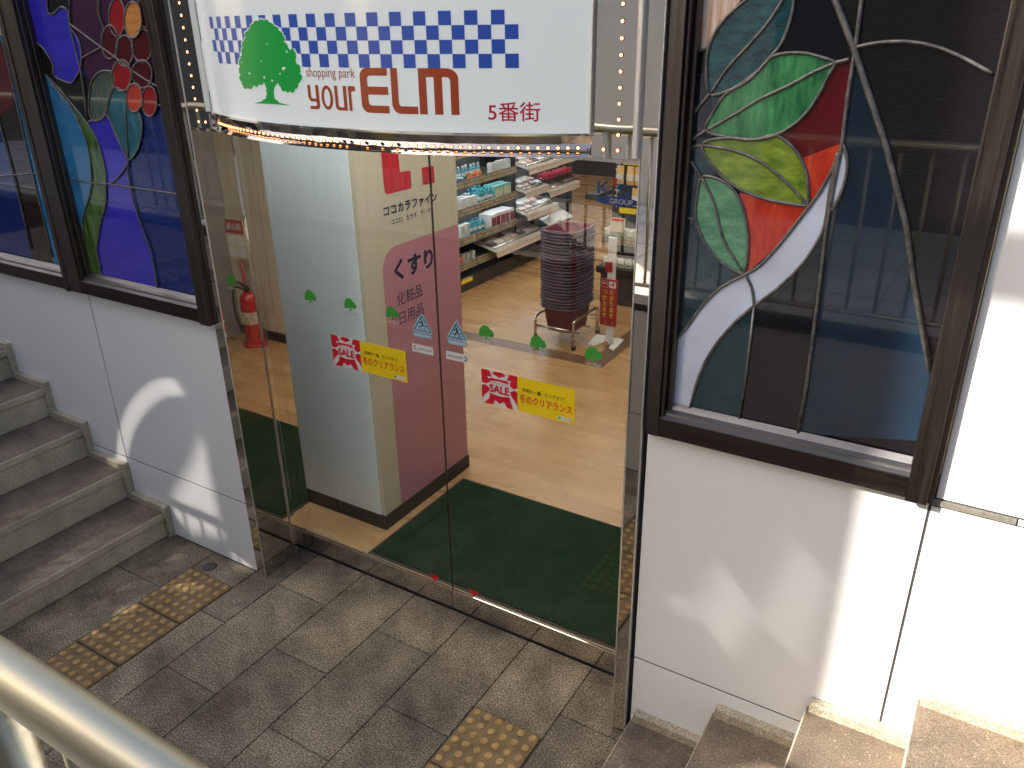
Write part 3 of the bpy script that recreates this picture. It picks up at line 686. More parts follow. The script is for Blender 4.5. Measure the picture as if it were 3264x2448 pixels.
# printing on the face
def ink(name, c, e=0.03): return M(name, c, 0.3, emit=c, estr=e)
m_blue = ink('ink_blue', (0.030, 0.085, 0.42)); m_green = ink('ink_green', (0.004, 0.27, 0.04), 0.10); m_rust = ink('ink_rust', (0.33, 0.05, 0.012)); m_crim = ink('ink_crimson', (0.48, 0.008, 0.035))
GX = tr(600, 0, 0.6781); BX = tr(850, 0, 0.27125)
def sz(px): return on_cyl(px[0], px[1], SRF)
sL, _ = sz(GX([(99, 85)])[0]); sR, _ = sz(GX([(1553, 150)])[0])
zr = [sz(GX([(1490, y)])[0])[1] for y in (45, 114.5, 184, 252, 320)]
pit = (sR-sL)/34.0; ck = MB(); fs_ = cyl(SRF+0.0014)
for row in range(4):
    for k in range(34):
        if (k+row) % 2 == 0:
            addgeo(ck, rect(sL+k*pit, sL+(k+1)*pit, zr[row+1], zr[row]), fs_, 0.03)
ck.build('checker_pattern', m_blue, sg)
TREE = [(345, 90), (360, 97), (375, 92), (386, 108), (402, 112), (408, 124), (424, 128), (428, 143), (444, 152), (446, 166), (458, 178), (452, 198), (468, 208), (474, 226), (484, 240), (494, 228), (504, 240), (511, 262), (507, 285), (512, 303), (524, 303), (531, 325), (528, 345), (540, 360), (531, 383), (518, 392), (520, 408), (507, 416), (497, 437), (484, 425), (472, 434), (462, 425), (448, 428), (440, 410), (428, 388), (416, 396), (409, 412), (407, 440), (412, 466), (432, 482), (490, 496), (402, 489), (315, 485), (352, 475), (371, 462), (375, 440), (372, 415), (360, 385), (350, 398), (338, 392), (328, 408), (312, 400), (298, 420), (284, 410), (272, 418), (262, 402), (256, 384), (245, 370), (251, 350), (243, 330), (250, 312), (242, 292), (250, 272), (258, 258), (255, 238), (262, 222), (256, 206), (268, 190), (276, 172), (270, 156), (284, 146), (296, 132), (300, 116), (312, 112), (318, 98), (332, 100)]
HOLES = [[(443, 318), (452, 313), (462, 318), (458, 326), (450, 332)], [(372, 202), (379, 205), (376, 216)], [(345, 282), (352, 285), (348, 294)], [(286, 338), (300, 344), (292, 352)], [(356, 362), (366, 356), (365, 371)], [(395, 372), (404, 378), (396, 386)], [(430, 346), (440, 340), (438, 352)], [(462, 240), (470, 236), (470, 252)], [(254, 288), (260, 292), (256, 302)]]
def jag(pts, amp, n=3):
    r = random.Random(3); out = []
    for i, p in enumerate(pts):
        q = pts[(i+1) % len(pts)]; out.append(p)
        if math.dist(p, q) < 26:
            nx, ny = (q[1]-p[1]), -(q[0]-p[0]); l = math.hypot(nx, ny) or 1
            out.append(((p[0]+q[0])/2+nx/l*amp*r.uniform(0.4, 1), (p[1]+q[1])/2+ny/l*amp*r.uniform(0.4, 1)))
    return out
tree_px = jag(TREE, 5.0)
tg = polygeo([sz(p) for p in GX(tree_px)], [[sz(p) for p in GX(h)] for h in HOLES])
m = MB(); addgeo(m, tg, cyl(SRF+0.0036), 0.02); m.build('tree_emblem', m_green, sg)
outl = MB(); cx_, cy_ = 390, 300
og = polygeo([sz(p) for p in GX([(cx_+(x-cx_)*1.035, cy_+(y-cy_)*1.025) for x, y in tree_px])])
addgeo(outl, og, cyl(SRF+0.0025), 0.02); outl.build('emblem_outline', m_face, sg)
def A_(cx, cy, rx, ry, a0, a1, n=6): return [(cx+rx*math.cos(R(a0+(a1-a0)*i/n)), cy+ry*math.sin(R(a0+(a1-a0)*i/n))) for i in range(n+1)]
LET = {
 'E': [(1, 1)]+A_(.28, .80, .28, .20, 90, 180)+A_(.28, .20, .28, .20, 180, 270)+[(1, 0), (1, .17)]+A_(.38, .25, .11, .08, 270, 180)+[(.27, .41), (1, .41), (1, .59), (.27, .59)]+A_(.38, .75, .11, .08, 180, 90)+[(1, .83)],
 'L': [(0, 1), (.27, 1)]+A_(.38, .25, .11, .08, 180, 270)+[(1, .17), (1, 0)]+A_(.32, .22, .32, .22, 270, 180),
 'M': [(0, 1)]+A_(.70, .78, .30, .22, 90, 0)+[(1, 0), (.80, 0)]+A_(.70, .72, .10, .09, 0, 90)+[(.60, .81), (.60, 0), (.39, 0), (.39, .81), (.20, .81), (.20, 0), (0, 0)],
 'y': [(0, 1), (.26, 1)]+A_(.38, .53, .12, .09, 180, 270)+[(.72, .44), (.72, 1), (1, 1)]+A_(.72, .17, .28, .17, 0, -90)+[(.10, 0), (.10, .13)]+A_(.62, .20, .10, .07, -90, 0)+[(.72, .32)]+A_(.30, .54, .30, .22, 270, 180),
 'u': [(0, 1), (.26, 1)]+A_(.40, .22, .14, .09, 180, 270)+[(.72, .13), (.72, 1), (1, 1), (1, 0)]+A_(.34, .2, .34, .20, 270, 180),
 'r': [(0, 1), (.92, 1), (1, .80), (.60, .80)]+A_(.60, .70, .20, .10, 90, 180)+[(.40, 0), (0, 0)]}
zt = sz(BX([(1300, 797)])[0])[1]; zb_ = sz(BX([(1600, 1338)])[0])[1]
def letter(mb, ch, px0, px1, z0, z1, y_px, fn=None, X=BX):
    s0 = sz(X([(px0, y_px)])[0])[0]; s1 = sz(X([(px1, y_px)])[0])[0]
    g = polygeo([(s0+(s1-s0)*x, z0+(z1-z0)*y) for x, y in LET[ch]]) if ch != 'o' else \
        polygeo([(s0+(s1-s0)*x, z0+(z1-z0)*y) for x, y in ell(.5, .5, .5, .5, 28)], [[(s0+(s1-s0)*x, z0+(z1-z0)*y) for x, y in ell(.5, .5, .27, .36, 24)]])
    addgeo(mb, g, cyl(SRF+0.0014), 0.02)
m = MB(); letter(m, 'E', 1108, 1430, zb_, zt, 1060); letter(m, 'L', 1468, 1770, zb_, zt, 1060); letter(m, 'M', 1790, 2258, zb_, zt, 1060)
zy1 = sz(BX([(760, 1005)])[0])[1]; zy0 = sz(BX([(760, 1292)])[0])[1]
letter(m, 'y', 495, 622, zy0, zy1, 1140); letter(m, 'o', 648, 782, zy0, zy1, 1140); letter(m, 'u', 806, 945, zy0, zy1, 1140); letter(m, 'r', 966, 1052, zy0, zy1, 1140)
m.build('wordmark', m_rust, sg)
m = MB(); g = text2d('shopping park', 1.0)
addgeo(m, fit(g, sz(BX([(468, 870)])[0])[0], sz(BX([(1042, 870)])[0])[0], sz(BX([(760, 945)])[0])[1], sz(BX([(760, 795)])[0])[1]), cyl(SRF+0.0014), 0.02); m.build('small_lettering', m_rust, sg)
m = MB(); g = text2d('5番街', 1.0, 0.006)
addgeo(m, fit(g, sz(GX([(1410, 520)])[0])[0], sz(GX([(1655, 520)])[0])[0], sz(GX([(1530, 571)])[0])[1], sz(GX([(1530, 479)])[0])[1]), cyl(SRF+0.0014), 0.02); m.build('district_lettering', m_crim, sg)
# bulbs round the border
m_bulb = M('bulb_glow', (0.9, 0.5, 0.3), 0.3, emit=(1.0, 0.34, 0.12), estr=3.6); m_sock = M('bulb_socket', (0.16, 0.045, 0.02), 0.45); m_dead = M('bulb_dead', (0.05, 0.035, 0.03), 0.2)
def bulb_proto(lit):
    b_ = MB(); b_.mi = 0; b_.lathe((0, 0, 0), [(0.0074, -0.002), (0.0070, 0.0008), (0.0058, 0.0014), (0.005, 0.0014)], 14)
    b_.mi = 1; b_.lathe((0, 0, 0.001), [(0.0040, 0), (0.0044, 0.0010), (0.0034, 0.0022), (0.0012, 0.0028)], 12)
    o = b_.build('bulb', [m_sock, m_bulb if lit else m_dead]); return o
pl, pd = bulb_proto(True), bulb_proto(False); used = {pl: False, pd: False}
def bulb(p, nrm, lit=True):
    src = pl if lit else pd
    o = src if not used[src] else src.copy()
    if used[src]: C.objects.link(o)
    used[src] = True; o.parent = sg; o.location = Vector(p)-sg.location
    o.rotation_mode = 'QUATERNION'; o.rotation_quaternion = Vector(nrm).to_track_quat('Z', 'Y')
sA = on_cyl(*GX([(1013, 692)])[0], SR)[0]; sB = on_cyl(*GX([(1881, 706)])[0], SR)[0]; stp = (sB-sA)/19.0; k0 = -int((sA+a0*SR-0.02)/stp)
for k in range(k0, 20):
    s = sA+k*stp; a = s/SR
    if abs(s) > a0*SR-0.012: continue
    rb_ = SR-TILT*0.62
    bulb((SCX+rb_*math.sin(a), SYC-rb_*math.cos(a), 2.129), (math.sin(a)*0.92, -math.cos(a)*0.92, -0.386), k not in (-1, -3, -5, -7, -8))
for j in range(24):
    z = 2.129+0.0405*j
    bulb((-0.952, 2.1045, z), (0, -1, 0)); bulb((-2.676, 2.1045, z), (0, -1, 0))
bulb((-0.995, 2.1045, 2.129), (0, -1, 0)); bulb((-2.638, 2.1045, 2.129), (0, -1, 0))

# ------------------------------------------------------------------ glass doors and what is stuck on them
m_bronze = M('bronze_trim', (0.26, 0.19, 0.12), 0.5, 0.3)
m_edge = M('edge_seal', (0.03, 0.022, 0.016), 0.4)
def gd(u, v, d=0.0): return Vector((u, GLASS-0.0058-d, v))
def door(label, x0, x1, seal):
    t = thing('glass_door', label, 'door', ((x0+x1)/2, GLASS, 0))
    MB().box(x0, x1, GLASS-0.005, GLASS+0.005, 0.104, 2.05).build('glass_pane', m_glass, t)
    MB().box(x0+0.001, x1-0.001, GLASS-0.012, GLASS+0.012, 0.011, 0.104).build('bottom_rail', m_mirror, t, bevel=0.001)
    MB().box(x0+0.001, x1-0.001, GLASS-0.0125, GLASS-0.006, 0.1042, 0.1085).build('rail_trim', m_bronze, t)
    MB().box(x0+0.001, x1-0.001, GLASS+0.0052, GLASS+0.0125, 0.1042, 0.1075).build('inner_trim', m_bronze, t)
    MB().box(seal-0.0012, seal+0.0012, GLASS-0.0058, GLASS-0.0030, 0.104, 2.05).build('edge_seal', m_edge, t)
    return t
dl = door('left glass sliding door in front of the white pillar, with a sale sticker', -2.7345, -1.8122, -1.8130)
dr_ = door('right glass sliding door over the green mat, with the lower sale sticker', -1.8088, -0.8852, -1.8080)
hd = MB().box(-2.7345, -0.8852, GLASS-0.016, GLASS+0.02, 2.0505, 2.4).build('door_header', m_mirror, base=(-1.81, GLASS, 2.0505))
tag(hd, 'polished steel header strip between the glass doors and the curved sign', 'door header')
th = MB().box(-2.734, -0.886, 2.374, 2.40, -0.02, 0.0025).build('door_threshold', m_black, base=(-1.81, GLASS, 0)); tag(th, 'narrow dark threshold track under the glass doors', 'threshold')
m_sgreen = M('sticker_green', (0.050, 0.36, 0.04), 0.5); m_sgrey = M('sticker_grey', (0.55, 0.56, 0.58), 0.5); m_swhite = M('sticker_white', (0.80, 0.80, 0.80), 0.4); m_sred = M('sticker_red', (0.70, 0.010, 0.03), 0.4)
m_syel = M('sticker_yellow', (0.97, 0.71, 0.004), 0.45); m_sblack = M('sticker_black', (0.025, 0.02, 0.02), 0.5); m_sblue = M('sticker_light_blue', (0.42, 0.66, 0.78), 0.4); m_sdblue = M('sticker_blue', (0.018, 0.14, 0.33), 0.4); m_navy = M('print_navy', (0.015, 0.018, 0.07), 0.45)
m_kblue = M('sticker_royal_blue', (0.010, 0.085, 0.42), 0.4)
def decal(name, par, layers, fn, label=None, step=0.0004):
    """layers: list of (geometry, material); each layer lies a hair above the one before"""
    mb = MB(); mats = []
    for i, (g, mt) in enumerate(layers):
        if mt not in mats: mats.append(mt)
        mb.mi = mats.index(mt); addgeo(mb, g, lambda u, v, i=i: fn(u, v, i*step))
    o = mb.build(name, mats, par, fixn=False)
    if label: o['label'] = label
    return o
def tree_at(cx, cz, wd, hg):
    p = [((x-390)/297.0, (290-y)/408.0) for x, y in tree_px]
    return polygeo([(cx+x*wd, cz+y*hg+0.16*x*wd) for x, y in p])
for dpar, xs in ((dl, (-2.488, -2.262, -2.038)), (dr_, (-1.586, -1.362, -1.139))):
    for x in xs:
        decal('tree_decal', dpar, [(tree_at(x, 1.392, 0.070, 0.058), m_sgreen), (join(fit(text2d('your', 1, 0.02), x-0.030, x-0.004, 1.345, 1.357), fit(text2d('ELM', 1, 0.03), x, x+0.030, 1.347, 1.359)), m_sgrey)], gd)
def burst(u0, u1, v0, v1):
    cx, cy = (u0+u1)/2, (v0+v1)/2; w_, h_ = u1-u0, v1-v0; out = []
    for a, b_, c in (((0.0, 0.80), (0.0, 1.0), (0.22, 1.0)), ((0.78, 1.0), (1.0, 1.0), (1.0, 0.80))):
        out.append(polygeo([(u0+w_*x, v0+h_*y) for x, y in ((a[0], a[1]), b_, c, (0.5+(c[0]-0.5)*0.7 if c[0] < .5 else 0.5+(a[0]-.5)*.75, 0.82 if True else 0))]))
    for pts in ([(0, .98), (0, .62), (.10, .58), (.24, .66), (.22, .74)], [(0, .10), (0, .52), (.10, .55), (.22, .48), (.20, .38), (.06, .22)], [(1, .98), (1, .66), (.90, .60), (.80, .66), (.80, .76)], [(1, .10), (1, .54), (.92, .57), (.80, .50), (.82, .40), (.95, .22)],
                [(.30, .93), (.40, 1), (.60, 1), (.68, .93), (.50, .84)], [(.22, .70), (.24, .79), (.74, .79), (.76, .70), (.5, .735)], [(.24, .30), (.78, .30), (.88, .0), (.72, .0), (.62, .16), (.50, .07), (.38, .16), (.30, .0), (.05, .0), (.20, .16)], [(.20, .34), (.5, .29), (.80, .34), (.74, .22), (.5, .20), (.28, .22)]):
        out.append(polygeo([(u0+w_*x, v0+h_*y) for x, y in pts]))
    return out
def sale(par, u0, u1, v0, v1, label):
    um = u0+(u1-u0)*0.40; w_ = um-u0; h_ = v1-v0; L = [(rect(u0, u1, v0, v1), m_swhite), (rect(um, u1, v0, v1), m_syel)]
    bl = burst(u0, um, v0, v1)
    for g in bl: L.append((g, m_sred))
    L.append((fit(text2d('冬のクリアランス', 1, 0.0), u0+w_*0.22, u0+w_*0.76, v0+h_*0.63, v0+h_*0.69), m_sred))
    L.append((fit(text2d('SALE', 1, 0.035), u0+w_*0.22, u0+w_*0.78, v0+h_*0.37, v0+h_*0.61), m_sred))
    wy = u1-um
    L.append((fit(text2d('年明け一番、ビッグオフ！', 1, 0.006), um+wy*0.09, um+wy*0.84, v0+h_*0.60, v0+h_*0.72), m_sblack))
    L.append((fit(text2d('冬のクリアランス', 1, 0.010), um+wy*0.04, um+wy*0.96, v0+h_*0.27, v0+h_*0.53), m_sred))
    L.append((rect(um+wy*0.72, um+wy*0.95, v0+h_*0.06, v0+h_*0.16), m_swhite))
    L.append((tree_at(um+wy*0.755, v0+h_*0.115, 0.014, 0.013), m_sgreen)); L.append((fit(text2d('yourELM', 1, 0.02), um+wy*0.79, um+wy*0.94, v0+h_*0.08, v0+h_*0.13), m_sgrey))
    decal('sale_sticker', par, L, gd, label, 0.00016)
sale(dl, -2.393, -1.985, 1.096, 1.237, 'red and yellow winter sale sticker in front of the pale pillar face')
sale(dr_, -1.614, -1.209, 1.097, 1.240, 'red and yellow winter sale sticker in front of the wooden floor')
def warn(par, cx, label):
    z0 = 1.334; L = []
    def tri(r, dz=0): return polygeo([p for k in range(3) for p in ell(cx+(0.036-r)*(0, -1, 1)[k]*1.0, z0+(0.068, 0.012, 0.012)[k]+(-(0.0)), 0.008, 0.008, 6, (30, 150, -90)[k], (150, 270, 30)[k])])
    T = [(cx, z0+0.076), (cx-0.044, z0+0.006), (cx+0.044, z0+0.006)]; Ti = [(cx, z0+0.066), (cx-0.036, z0+0.010), (cx+0.036, z0+0.010)]
    L.append((polygeo([(x*1.0, y) for x, y in ((cx-0.004, z0+0.08), (cx-0.048, z0+0.008), (cx-0.044, z0+0.001), (cx+0.044, z0+0.001), (cx+0.048, z0+0.008), (cx+0.004, z0+0.08))]), m_sblue))
    L.append((polygeo(T, [Ti]), m_sdblue))
    man = [[(cx-0.005, z0+0.050), (cx+0.001, z0+0.053), (cx+0.007, z0+0.040), (cx+0.004, z0+0.032), (cx-0.002, z0+0.034)], [(cx-0.006, z0+0.047), (cx-0.016, z0+0.040), (cx-0.014, z0+0.037), (cx-0.004, z0+0.044)], [(cx+0.003, z0+0.036), (cx+0.014, z0+0.030), (cx+0.022, z0+0.033), (cx+0.022, z0+0.029), (cx+0.013, z0+0.026), (cx+0.002, z0+0.031)], [(cx, z0+0.035), (cx-0.010, z0+0.026), (cx-0.018, z0+0.027), (cx-0.018, z0+0.023), (cx-0.008, z0+0.022), (cx+0.004, z0+0.032)]]
    for q in man: L.append((polygeo(q), m_sblack))
    L.append((polygeo(ell(cx-0.004, z0+0.0565, 0.0035, 0.0035, 10)), m_sblack))
    L.append((fit(text2d('注 意', 1, 0.0), cx-0.020, cx+0.020, z0+0.0125, z0+0.0225), m_sdblue))
    L.append((polygeo(rrect(cx-0.045, cx+0.045, z0-0.020, z0-0.002, 0.002)), m_sblue)); L.append((polygeo(rrect(cx-0.043, cx+0.043, z0-0.0185, z0-0.0035, 0.0015), [rrect(cx-0.041, cx+0.041, z0-0.017, z0-0.005, 0.0012)]), m_sdblue))
    decal('warning_sticker', par, L, gd, label, 0.0002)
warn(dl, -1.890, 'light blue triangular caution sticker on the left door'); warn(dr_, -1.722, 'light blue triangular caution sticker on the right door')
def autod(par, u0, u1, left):
    v0, v1 = 1.246, 1.281; h_ = v1-v0; L = [(polygeo(rrect(u0, u1, v0, v1, 0.003)), m_swhite)]
    cu = u0+0.016 if left else u1-0.016
    L.append((polygeo(ring(cu, (v0+v1)/2, 0.0055, 0.0095, 50 if left else -130, 310 if left else 130)), m_navy))
    L.append((fit(text2d('AUTO DOOR', 1, 0.008), u0+(0.030 if left else 0.008), u1-(0.008 if left else 0.030), v0+h_*0.36, v0+h_*0.62), m_navy))
    decal('auto_door_sticker', par, L, gd)
autod(dl, -1.947, -1.842, True); autod(dr_, -1.780, -1.672, False)
for par, x in ((dl, -1.911), (dr_, -1.693)): decal('red_marker', par, [(polygeo([(x-0.028, 0.151), (x+0.028, 0.151), (x, 0.111)]), m_sred)], gd)
KX = lambda pts: [(1850+x*0.2411, 350+y*0.2411) for x, y in pts]
def ku(p): q = on_y(p[0], p[1], GLASS-0.006); return (q.x, q.z)
L = []
u0, zz1 = ku(KX([(228, 935)])[0]); _, zz0 = ku(KX([(228, 1115)])[0]); u1 = ku(KX([(400, 1030)])[0])[0]
L.append((fit(text2d('K', 1, 0.0), u0, u1, zz0+0.003, zz1), m_kblue))
v0_, _ = ku(KX([(415, 905)])[0]); v1_, _ = ku(KX([(498, 905)])[0]); zt_ = ku(KX([(455, 905)])[0])[1]; zb2 = ku(KX([(452, 1045)])[0])[1]
L.append((polygeo([(v0_, zt_), (v1_, zt_), ((v0_+v1_)/2, zb2)]), m_sred))
s0_ = ku(KX([(488, 1040)])[0])[0]; s1_ = ku(KX([(612, 1040)])[0])[0]
L.append((fit(text2d('S', 1, 0.0), s0_, s1_, zz0-0.004, zz1-0.003), m_kblue)); w_ = s1_-s0_
L.append((fit(text2d('I', 1, 0.03), s1_+w_*0.22, s1_+w_*0.40, zz0-0.004, zz1-0.004), m_kblue))
ea = ku(KX([(195, 1200)])[0]); eb = ku(KX([(668, 1212)])[0]); et = ku(KX([(500, 1150)])[0])[1]; eo = ku(KX([(500, 1270)])[0])[1]
ew = (eb[0]-ea[0])*1.25
L.append((polygeo(ell(ea[0]+ew/2, (et+eo)/2, ew/2, (et-eo)/2, 40)), m_kblue))
L.append((fit(text2d('GROUP', 1, 0.0), ku(KX([(385, 1200)])[0])[0], ku(KX([(385, 1200)])[0])[0]+ew*0.52, eo+(et-eo)*0.22, eo+(et-eo)*0.76), m_swhite))
decal('company_sticker', dr_, L, gd, 'blue lettering sticker with an oval at the top of the door')

# ------------------------------------------------------------------ inside the shop
tag(MB().box(-10, 4, 2.401, 16, -0.05, 0.0).build('shop_floor', m_wood), kind='structure')
fl = MB(); fl.box(-4.6, -2.452, 5.268, 5.424, 0.0, 0.0012); fl.box(-2.602, -2.452, 5.4245, 9.0, 0.0, 0.0012); fl.build('floor_stripe', m_stripe); tag(bpy.data.objects['floor_stripe'], kind='structure')
m_beige = M('shop_wall_paint', (0.62, 0.54, 0.42), 0.6, var=0.03); m_ceil = M('shop_ceiling_paint', (0.75, 0.74, 0.71), 0.8); m_col = M('column_paint', (0.27, 0.26, 0.25), 0.6); m_wains = M('wainscot', (0.12, 0.09, 0.075), 0.5, var=0.2, vscale=5)
def wall1(name, label, boxes, mat, base): tag(MB_boxes(boxes).build(name, mat, base=base), label, 'wall')
def MB_boxes(bs):
    m = MB()
    for b_ in bs: m.box(*b_)
    return m
wall1('shop_wall', 'far back wall of the shop behind the shelves', [(-10, 4, 16, 16.1, 0, 3)], m_beige, (0, 16, 0))
wall1('shop_wall', 'left side wall of the shop behind the pillar', [(-10.1, -10, 2.4, 16, 0, 3)], m_beige, (-10, 9, 0))
wall1('shop_wall', 'beige shop wall behind the fire extinguisher, seen in the mirror jamb', [(-0.50, 0.06, 4.45, 4.6, 0.08, 3), ], m_beige, (-0.2, 4.45, 0))
wall1('shop_wall', 'right side wall of the shop beyond the extinguisher', [(4, 4.1, 2.4, 16, 0, 3)], m_beige, (4, 9, 0))
wall1('wall_skirting', 'dark skirting under the beige wall behind the extinguisher', [(-0.503, 0.06, 4.437, 4.6, 0.001, 0.08)], m_black, (-0.2, 4.44, 0))
wall1('shop_column', 'grey square column beside the extinguisher, seen in the mirror jamb', [(0.062, 0.6, 4.25, 4.7, 0.001, 3)], m_col, (0.3, 4.4, 0))
sw = thing('stair_wall', 'wall with dark sloping wainscot and brown handrail beyond the extinguisher, seen in the mirror', 'wall', (-0.5, 5.6, 0))
MB().box(-0.50, -0.36, 4.6, 7.2, 0.001, 3).build('wall_body', m_beige, sw)
MB().poly([(-0.502, 4.602, 0.9), (-0.502, 4.602, 0.002), (-0.502, 7.19, 0.002), (-0.502, 7.19, 0.25)], Vector((-0.006, 0, 0))).build('wainscot', m_wains, sw)
MB().tube([(-0.57, 4.66, 1.75), (-0.57, 7.0, 1.05)], 0.019, 12).build('wall_handrail', M('brown_rail', (0.09, 0.055, 0.04), 0.4), sw)
mb = MB()
for k in range(5):
    y = 4.8+0.5*k; mb.tube([(-0.505, y, 1.62-0.15*(y-4.8)*2), (-0.57, y, 1.62-0.15*(y-4.8)*2), (-0.57, y, 1.70-0.15*(y-4.8)*2)], 0.010, 8)
mb.build('rail_bracket', M('brown_rail', (0, 0, 0)), sw)
tag(MB().box(-10, 4, 2.31, 16, 3.0, 3.1).build('shop_ceiling', m_ceil), 'flat white ceiling of the shop', 'ceiling', kind='structure')
m_diff = M('lamp_diffuser', (0.9, 0.9, 0.88), 0.4, emit=(1.0, 0.93, 0.82), estr=5.2)
first = None
for i, (x, y) in enumerate([(-2.2, 3.9), (-3.9, 4.6), (-2.2, 6.0), (-3.7, 7.0), (-3.6, 8.6), (-2.2, 8.2), (-5.5, 9.5), (-3.2, 5.4), (-3.6, 11), (-6.5, 12), (-6.0, 6.0)]):
    if first is None:
        first = thing('ceiling_light', 'flush rectangular ceiling light panel over the shop floor', 'ceiling light', (x, y, 2.97), 'ceiling lights of the shop')
        MB_boxes([(x-0.62, x+0.62, y-0.17, y-0.15, 2.955, 2.999), (x-0.62, x+0.62, y+0.15, y+0.17, 2.955, 2.999)]).build('frame', m_swhite, first)
        MB().box(x-0.62, x+0.62, y-0.149, y+0.149, 2.962, 2.975).build('diffuser', m_diff, first)
    else:
        c = copy_tree(first); c.location = (x, y, 2.97)
m_diff2 = M('entrance_fill_diffuser', (0.9, 0.9, 0.9), 0.4, emit=(0.95, 0.97, 1.0), estr=24.0)
el = thing('entrance_fill_light', 'added unseen fill light strip at the ceiling just inside the glass doors', 'ceiling light', (-2.0, 2.52, 2.97))  # unseen strip added to brighten the pillar front
MB().box(-3.3, -0.95, 2.46, 2.56, 2.975, 2.999).build('frame', m_swhite, el); MB().box(-3.29, -0.96, 2.47, 2.55, 2.965, 2.975).build('diffuser', m_diff2, el)
# door mat
mt = thing('door_mat', 'dark green entrance mat with black rubber edge inside the glass doors', 'mat', (-1.75, 2.95, 0))
MB().box(-2.432, -0.90, 2.505, 3.357, 0.0, 0.006).build('rubber_edge', M('rubber_edge', (0.03, 0.018, 0.014), 0.7), mt, bevel=0.002)
MB().box(-2.415, -0.915, 2.520, 3.341, 0.006, 0.012).build('pile', m_carpet, mt, bevel=0.002)
# pillar with the pharmacy lettering
pi_ = thing('pillar', 'square pillar behind the left door with cream and pink lettered side and pale blue front', 'pillar', (-2.95, 3.1, 0))
PX, PY = -2.485, 2.72
m_cream = M('pillar_cream', (0.66, 0.58, 0.42), 0.45); m_pale = M('pillar_pale_panel', (0.86, 0.93, 0.92), 0.16, coat=0.3); m_pink = M('pillar_pink', (0.58, 0.25, 0.30), 0.4)
MB().box(-3.45, PX, PY, 3.487, 0.085, 2.999).build('body', m_cream, pi_)
MB().box(-3.449, PX-0.026, PY-0.005, PY-0.0005, 0.0855, 2.99).build('front_panel', m_pale, pi_)
MB().box(-3.45, PX+0.007, PY-0.009, 3.494, 0.001, 0.085).build('skirting', M('skirting_black', (0.007, 0.006, 0.006), 0.6), pi_, bevel=0.002)
def pf(u, v, d=0.0): return Vector((PX+0.0012+d, u, v))
pk = [(2.853, 0.088), (3.4868, 0.088), (3.4868, 1.482), (2.965, 1.482)]+A_(2.965, 1.370, 0.112, 0.112, 90, 180)
decal('pink_panel', pi_, [(polygeo(pk), m_pink)], pf)
P3 = lambda pts: [on_x(1150+x*0.3919, 450+y*0.3919, PX) for x, y in pts]
yz = lambda pts: [(p.y, p.z) for p in P3(pts)]
m_lred = M('print_red', (0.62, 0.02, 0.035), 0.4)
lg = yz([(150, -40), (288, -40), (305, 115), (316, 240), (322, 250), (395, 238), (403, 243), (412, 374), (406, 382), (222, 430), (205, 428), (195, 412), (188, 380), (165, 108)])
d1 = yz([(494, 222), (500, 216), (562, 203), (590, 198), (600, 330), (596, 338), (512, 354), (504, 348)])
decal('logo', pi_, [(polygeo(lg), m_lred), (polygeo(d1), m_lred)], pf)
def ptext(name, s, y0, y1, z0, z1, bold): decal(name, pi_, [(fit(text2d(s, 1, bold), y0, y1, z0, z1), m_navy)], lambda u, v, d=0: pf(u, v, 0.0012+d))
ptext('shop_name', 'ココカラファイン', 2.893, 3.312, 1.632, 1.681, 0.03)
ptext('slogan', 'ココロ、カラダ、ゲンキ。', 2.944, 3.263, 1.586, 1.613, 0.01)
ptext('medicine_lettering', 'くすり', 2.937, 3.252, 1.305, 1.413, 0.04)
ptext('cosmetics_lettering', '化粧品', 2.942, 3.146, 1.180, 1.248, 0.0)
ptext('goods_lettering', '日用品', 2.950, 3.146, 1.079, 1.145, 0.0)

# wall shelf with cosmetics along the left
SX = -4.49
rk = thing('display_shelf', 'long black shop shelf with sloping price rails full of cosmetics beyond the pillar', 'shelf', (-4.7, 7.2, 0))
m_shelf = M('shelf_board', (0.12, 0.115, 0.11), 0.4); m_sback = M('shelf_back', (0.20, 0.21, 0.21), 0.5)
m_tag, t, b = newmat('price_rail')
tc = nd(t, 'ShaderNodeTexCoord').outputs['Object']; sx_ = nd(t, 'ShaderNodeSeparateXYZ'); t.links.new(tc, sx_.inputs[0]); ad = nd(t, 'ShaderNodeMath', operation='ADD'); t.links.new(sx_.outputs[0], ad.inputs[0]); t.links.new(sx_.outputs[1], ad.inputs[1]); mp = nd(t, 'ShaderNodeCombineXYZ'); t.links.new(ad.outputs[0], mp.inputs[0]); t.links.new(sx_.outputs[2], mp.inputs[1])
br = nd(t, 'ShaderNodeTexBrick'); br.offset = 0.3; br.inputs['Scale'].default_value = 1; br.inputs['Brick Width'].default_value = 0.05; br.inputs['Row Height'].default_value = 0.03; br.inputs['Mortar Size'].default_value = 0.0035
br.inputs['Color1'].default_value = (0.50, 0.42, 0.27, 1); br.inputs['Color2'].default_value = (0.26, 0.20, 0.14, 1); br.inputs['Mortar'].default_value = (0.11, 0.10, 0.085, 1); t.links.new(mp.outputs[0], br.inputs['Vector'])
f2 = noise(t, 160, 2, 0.6, tc)
t.links.new(mix(t, br.outputs[0], ramp(t, f2, [(0.40, (0.55, 0.45, 0.38)), (0.52, (1, 1, 1))]), 1.0, 'MULTIPLY'), b.inputs['Base Color']); b.inputs['Roughness'].default_value = 0.35
MB().box(-4.96, SX+0.01, 5.2, 8.70, 0.0, 0.145).build('plinth', m_blackg, rk, bevel=0.004)
MB().box(-4.99, -4.955, 5.2, 8.70, 0.146, 2.2).build('back_panel', m_sback, rk)
MB().box(-4.95, SX-0.02, 8.672, 8.70, 0.146, 2.2).build('end_panel', m_black, rk, bevel=0.003)
